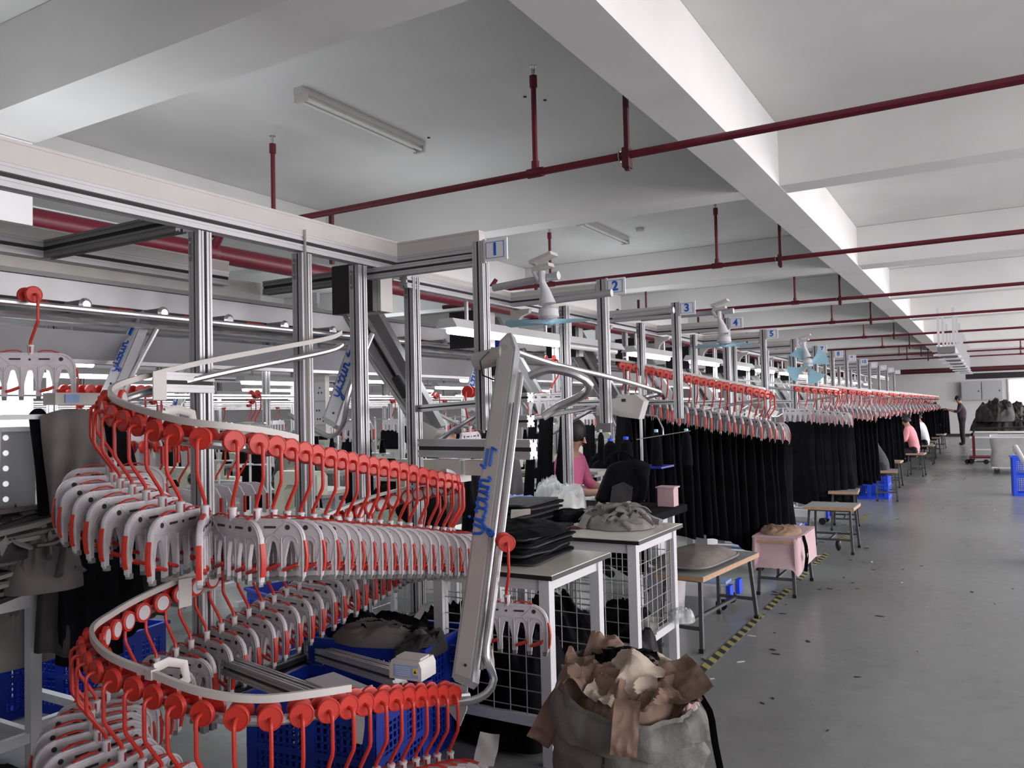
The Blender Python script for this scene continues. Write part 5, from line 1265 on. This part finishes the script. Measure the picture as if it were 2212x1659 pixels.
# ------------------------------------------------------------------ people
def figure(name, label, loc, rz, J, R, edges, zones, hair=None, group=None, extra=None, s=1.):
    """J joints (metres), R radii, edges index pairs, zones: list of (joint ids, material)"""
    me = bpy.data.meshes.new(name); me.from_pydata([tuple(V(j)) for j in J], edges, [])
    o = bpy.data.objects.new(name, me); COL.objects.link(o)
    md = o.modifiers.new('s','SKIN'); md.use_smooth_shade = True
    for i, sv in enumerate(me.skin_vertices[0].data):
        r = R[i]; sv.radius = (r if isinstance(r, tuple) else (r, r)); sv.use_root = (i == 0)
    ms = o.modifiers.new('u','SUBSURF'); ms.levels = 2; ms.render_levels = 2
    dg = bpy.context.evaluated_depsgraph_get(); dg.update()
    m2 = bpy.data.meshes.new_from_object(o.evaluated_get(dg)); bpy.data.objects.remove(o)
    m2.materials.clear(); mats = [z[1] for z in zones]
    for m in mats: m2.materials.append(m)
    ids = []
    for p in m2.polygons:
        c = p.center; best = (1e9, 0)
        for (a, b) in edges:
            A, B = V(J[a]), V(J[b]); ab = B-A; tt = max(0, min(1, (c-A).dot(ab)/ab.length_squared)); dd = (A+ab*tt-c).length
            if dd < best[0]: best = (dd, b if tt > .45 else a)
        z = 0
        for i, (js, m) in enumerate(zones):
            if best[1] in js: z = i
        ids.append(z)
    m2.polygons.foreach_set('material_index', ids)
    m2.polygons.foreach_set('use_smooth', [True]*len(m2.polygons))
    t = thing(name, label, 'person', loc, rz, group)
    inst(m2, 'body', t)
    return t
def head_parts(t, c, r=.095, pitch=0., hair='short', yaw=0.):
    """face details on a head centred at c looking along local +x"""
    c = V(c); Rm = Matrix.Rotation(yaw,3,'Z') @ Matrix.Rotation(pitch,3,'Y')
    def P(x,y,z): return c + Rm @ V((x*r,y*r,z*r))
    if hair == 'short':
        MB().grid(lambda u,v: P(-.12+1.04*math.sin(PI*.62*v)*math.cos(2*PI*u)*(1.0 if math.cos(2*PI*u)<.3 else .93), .92*math.sin(PI*.62*v)*math.sin(2*PI*u), .12+1.22*math.cos(PI*.62*v)-(.35*(math.cos(2*PI*u)<0)*v)), 24, 12, HAIR).build('hair', t)
    else:
        MB().grid(lambda u,v: P(-.15+1.1*math.sin(PI*.66*v)*math.cos(2*PI*u)*(1.0 if math.cos(2*PI*u)<.35 else .9), 1.0*math.sin(PI*.66*v)*math.sin(2*PI*u), .14+1.25*math.cos(PI*.66*v)-(.6*(math.cos(2*PI*u)<.2)*v)), 24, 12, HAIR).ball(P(-1.2,0,-.1),r*.42,HAIR).build('hair', t)
def std_joints(sh=1.38, hip=.92, w=.19): pass
# seated woman in pink, facing right
J = [(0,0,.50),(0,0,.66),(.02,0,.82),(.04,0,.97),(.06,0,1.06),(.085,0,1.13),(.11,0,1.20),
     (.04,.15,.98),(.10,.21,.76),(.30,.15,.72),(.40,.10,.73),
     (.04,-.15,.98),(.10,-.21,.76),(.30,-.15,.72),(.40,-.10,.73),
     (.02,.10,.48),(.40,.12,.50),(.42,.12,.10),(.52,.12,.05),(.02,-.10,.48),(.40,-.12,.50),(.42,-.12,.10),(.52,-.12,.05)]
Rr = [(.15,.12),(.13,.11),(.15,.11),(.13,.09),(.05,.05),(.07,.075),(.085,.10),(.07,.065),(.055,.05),(.035,.035),(.028,.03),(.07,.065),(.055,.05),(.035,.035),(.028,.03),(.10,.10),(.075,.075),(.045,.045),(.03,.03),(.10,.10),(.075,.075),(.045,.045),(.03,.03)]
Ed = [(0,1),(1,2),(2,3),(3,4),(4,5),(5,6),(3,7),(7,8),(8,9),(9,10),(3,11),(11,12),(12,13),(13,14),(0,15),(15,16),(16,17),(17,18),(0,19),(19,20),(20,21),(21,22)]
def hands(t, pts, rot=0):
    for (x,y,z) in pts:
        hb = MB(); hb.ball((x+.035,y,z),.032,SKIN,10,8,(1.2,1,.5))
        for k in range(4): a = (k-1.5)*.22; hb.tube([(x+.06,y+(k-1.5)*.015,z),(x+.095,y+(k-1.5)*.019,z-.004),(x+.118-.006*abs(k-1.5),y+(k-1.5)*.02,z-.022)],.008,SKIN,6)
        hb.tube([(x+.02,y+.025,z),(x+.045,y+.05,z-.006),(x+.065,y+.058,z-.012)],.009,SKIN,6); hb.build('hand', t)
def face(t, c, r, pitch=0.):
    c = V(c); Rm = Matrix.Rotation(pitch,3,'Y')
    def P(x,y,z): return c + Rm @ V((x*r,y*r,z*r))
    mb = MB().tube([P(.92,0,.2),P(1.06,0,-.05),P(1.16,0,-.2),P(1.0,0,-.26)],.1*r,SKIN,6,rr=[.08*r,.12*r,.17*r,.1*r]); mb.build('nose', t)
    for s in (-1,1):
        MB().ball(P(.86,s*.36,.12),.11*r,DARK,8,6,(.5,1.3,.5)).build('eye', t); MB().bar(P(.92,s*.22,.33),P(.82,s*.52,.33),.05*r,.06*r,HAIR).build('eyebrow', t)
        MB().ball(P(-.02,s*.98,.02),.2*r,SKIN,8,6,(.7,.35,1.2)).build('ear', t)
    MB().ball(P(.94,0,-.52),.16*r,DRED,8,6,(.5,1.3,.35)).build('mouth', t)
t = figure('person', 'person in a pink short sleeved top working seated behind the hanging black strips', (-3.2,6.35,.14), -.1, J, Rr, Ed, [((0,1,2,3,7,11,8,12),SHIRTP),((4,5,6,9,10,13,14),SKIN),((15,16,17,18,19,20,21,22),TROU)], group='workers')
face(t,(.105,0,1.19),.095,.35); head_parts(t,(.105,0,1.20),.10,.3,'long'); hands(t,[(.40,.10,.73),(.40,-.10,.73)])
# seated workers seen from behind/side along the aisle; local +x is the facing direction
def seated(label, loc, rz, shirt, hr='short', lean=.10):
    JJ = [(x+(z-.5)*lean*1.6 if z > .5 and i < 15 else x, y, z) for i,(x,y,z) in enumerate(J)]
    t = figure('person', label, loc, rz, JJ, Rr, Ed, [((0,1,2,3,7,11,8,12),shirt),((4,5,6,9,10,13,14),SKIN),((15,16,17,18,19,20,21,22),TROU)], group='workers')
    hc = V(JJ[6]); face(t, hc, .095, .5); head_parts(t, hc, .10, .45, hr); hands(t,[JJ[10],JJ[14]])
    return t
seated('person in a dark grey shirt hunched on a stool, back to the aisle', (-1.48,14.3,.0), PI-.25, SHIRTD, lean=.35)
seated('person in a pale pink shirt seated further along the aisle', (-1.40,19.2,.0), PI-.2, SHIRTL, 'long')
seated('person in a white shirt seated behind the one in pale pink', (-1.42,22.8,.0), PI-.2, SHIRTW, 'long')
seated('person in a white shirt bent over a machine in the back lanes', (-5.6,8.2,.1), -.3, SHIRTW, 'short', .2)
seated('person in a dark grey shirt working deep in the back lanes', (-7.4,7.0,.1), .2, SHIRTD, 'long', .2)
seated('person in a pale pink shirt sewing far in the back lanes', (-7.2,10.2,.1), PI/2, SHIRTL, 'long', .2)
# seated worker behind the near batch: legs and arm stretched towards the pedal
J2 = [(0,0,.52),(0,0,.68),(-.03,0,.84),(-.05,0,.99),(-.05,0,1.08),(-.05,0,1.15),(-.06,0,1.22),(-.04,.16,1.0),(-.14,.2,.80),(-.34,.15,.80),(-.42,.1,.80),(-.04,-.16,1.0),(-.14,-.2,.80),(-.34,-.15,.80),(-.42,-.1,.80),
      (-.02,.10,.50),(-.30,.14,.46),(-.52,.16,.14),(-.60,.15,.06),(-.02,-.10,.50),(-.22,-.16,.52),(-.14,-.2,.12),(-.25,-.22,.05)]
t = figure('person', 'person in black sitting behind the near batch, ankle and black slipper showing', (-2.12,9.55,.0), .25, J2, Rr, Ed, [((0,1,2,3,7,11,8,12,15,16,19,20),TROU),((4,5,6,9,10,13,14,17,18,21,22),SKIN)], group='workers')
head_parts(t,(-.06,0,1.22),.10,0,'short',PI); hands(t,[])
for s,(x,y) in enumerate([(-.60,.15),(-.25,-.22)]):
    MB().grid(lambda u,v: V((x+.0-.11*math.cos(PI*v), y+.045*math.sin(PI*v)**.6*math.cos(2*PI*u), .035+.035*math.sin(PI*v)**.6*math.sin(2*PI*u)*(1.2-.5*v)))
,14,10,BLACKP).build('slipper', t)
# standing man at the far end, in profile facing left
J3 = [(0,0,.90),(0,0,1.05),(0,0,1.22),(.02,0,1.40),(.05,0,1.48),(.08,0,1.55),(.11,0,1.62),(.02,.19,1.38),(.12,.22,1.18),(.34,.16,1.24),(.46,.12,1.27),(.02,-.19,1.38),(.12,-.22,1.18),(.34,-.16,1.24),(.46,-.12,1.27),
      (0,.10,.86),(.0,.11,.47),(-.03,.11,.09),(.10,.12,.05),(0,-.10,.86),(.02,-.11,.47),(.0,-.11,.09),(.13,-.12,.05)]
R3 = [(.16,.12),(.15,.12),(.17,.12),(.14,.10),(.055,.055),(.075,.075),(.09,.105),(.08,.07),(.06,.055),(.04,.04),(.03,.03),(.08,.07),(.06,.055),(.04,.04),(.03,.03),(.11,.11),(.08,.08),(.06,.06),(.045,.04),(.11,.11),(.08,.08),(.06,.06),(.045,.04)]
t = figure('person', 'standing person in a dark plum shirt and white mask handling garments at the far end', (-.88,32.3,0), PI, J3, R3, Ed, [((0,1,2,3,7,8,11,12),SHIRTM),((4,5,6,9,10,13,14),SKIN),((15,16,17,19,20,21),TROU),((18,22),BLACKP)], group='workers')
face(t,(.11,0,1.60),.095,.2); head_parts(t,(.11,0,1.62),.10,.2,'short'); hands(t,[J3[10],J3[14]])
MB().ball((.175,0,1.575),.055,SHIRTW,10,8,(.7,1,.8)).build('face_mask', t)
drape('held_garment', (-1.40,32.2,1.28), .25,.85,77, BLACKC, 'black garment held up by the standing person at the far end', .3, 'garment', None, thick=.08)

# ------------------------------------------------------------------ light
# added upward area lights without fixtures, only to brighten the ceiling
def ceiling_fill(x, y, e, sx=.3, sy=3.):
    l = bpy.data.lights.new('ceiling_fill','AREA'); l.shape='RECTANGLE'; l.size=sx; l.size_y=sy; l.energy=e; l.color=(.95,.98,1)
    o = bpy.data.objects.new('ceiling_fill', l); COL.objects.link(o); o.location=(x,y,2.62); o.rotation_euler=(PI,0,0)
for y in (3,7.5,12,17,22,28): ceiling_fill(-5.0, y, 10, 1.2)
for y in (5,12,20): ceiling_fill(-10.0, y, 20, 1.2)
w = bpy.data.worlds.new('world'); S.world = w; w.use_nodes = True
bg = w.node_tree.nodes['Background']; bg.inputs['Color'].default_value = (.86,.92,1,1); bg.inputs['Strength'].default_value = 1.1
def area(loc, rot, sx, sy, e, col=(1,1,1)):
    l = bpy.data.lights.new('area','AREA'); l.shape='RECTANGLE'; l.size=sx; l.size_y=sy; l.energy=e; l.color=col
    o = bpy.data.objects.new('window_light', l); COL.objects.link(o); o.location=loc; o.rotation_euler=rot; return o
for k in range(9):   # daylight in the openings of the right wall
    area((XR+.05, YF+1.+k*4.6+1.8, 2.1), (0, PI/2, 0), 2.3, 3.4, 230 if k < 3 else 330, (1,.93,.94))
area((4.5,YB-.3,1.7),(-PI/2,0,0),6,1.4,250,(1,.95,.97))
S.view_settings.view_transform = 'Standard'
S.view_settings.look = 'None'
S.view_settings.exposure = 0.12
S.cycles.use_denoising = True
S.cycles.use_adaptive_sampling = True; S.cycles.adaptive_threshold = .12
S.cycles.max_bounces = 4; S.cycles.diffuse_bounces = 2; S.cycles.glossy_bounces = 2; S.cycles.transparent_max_bounces = 8
S.cycles.sample_clamp_indirect = 6
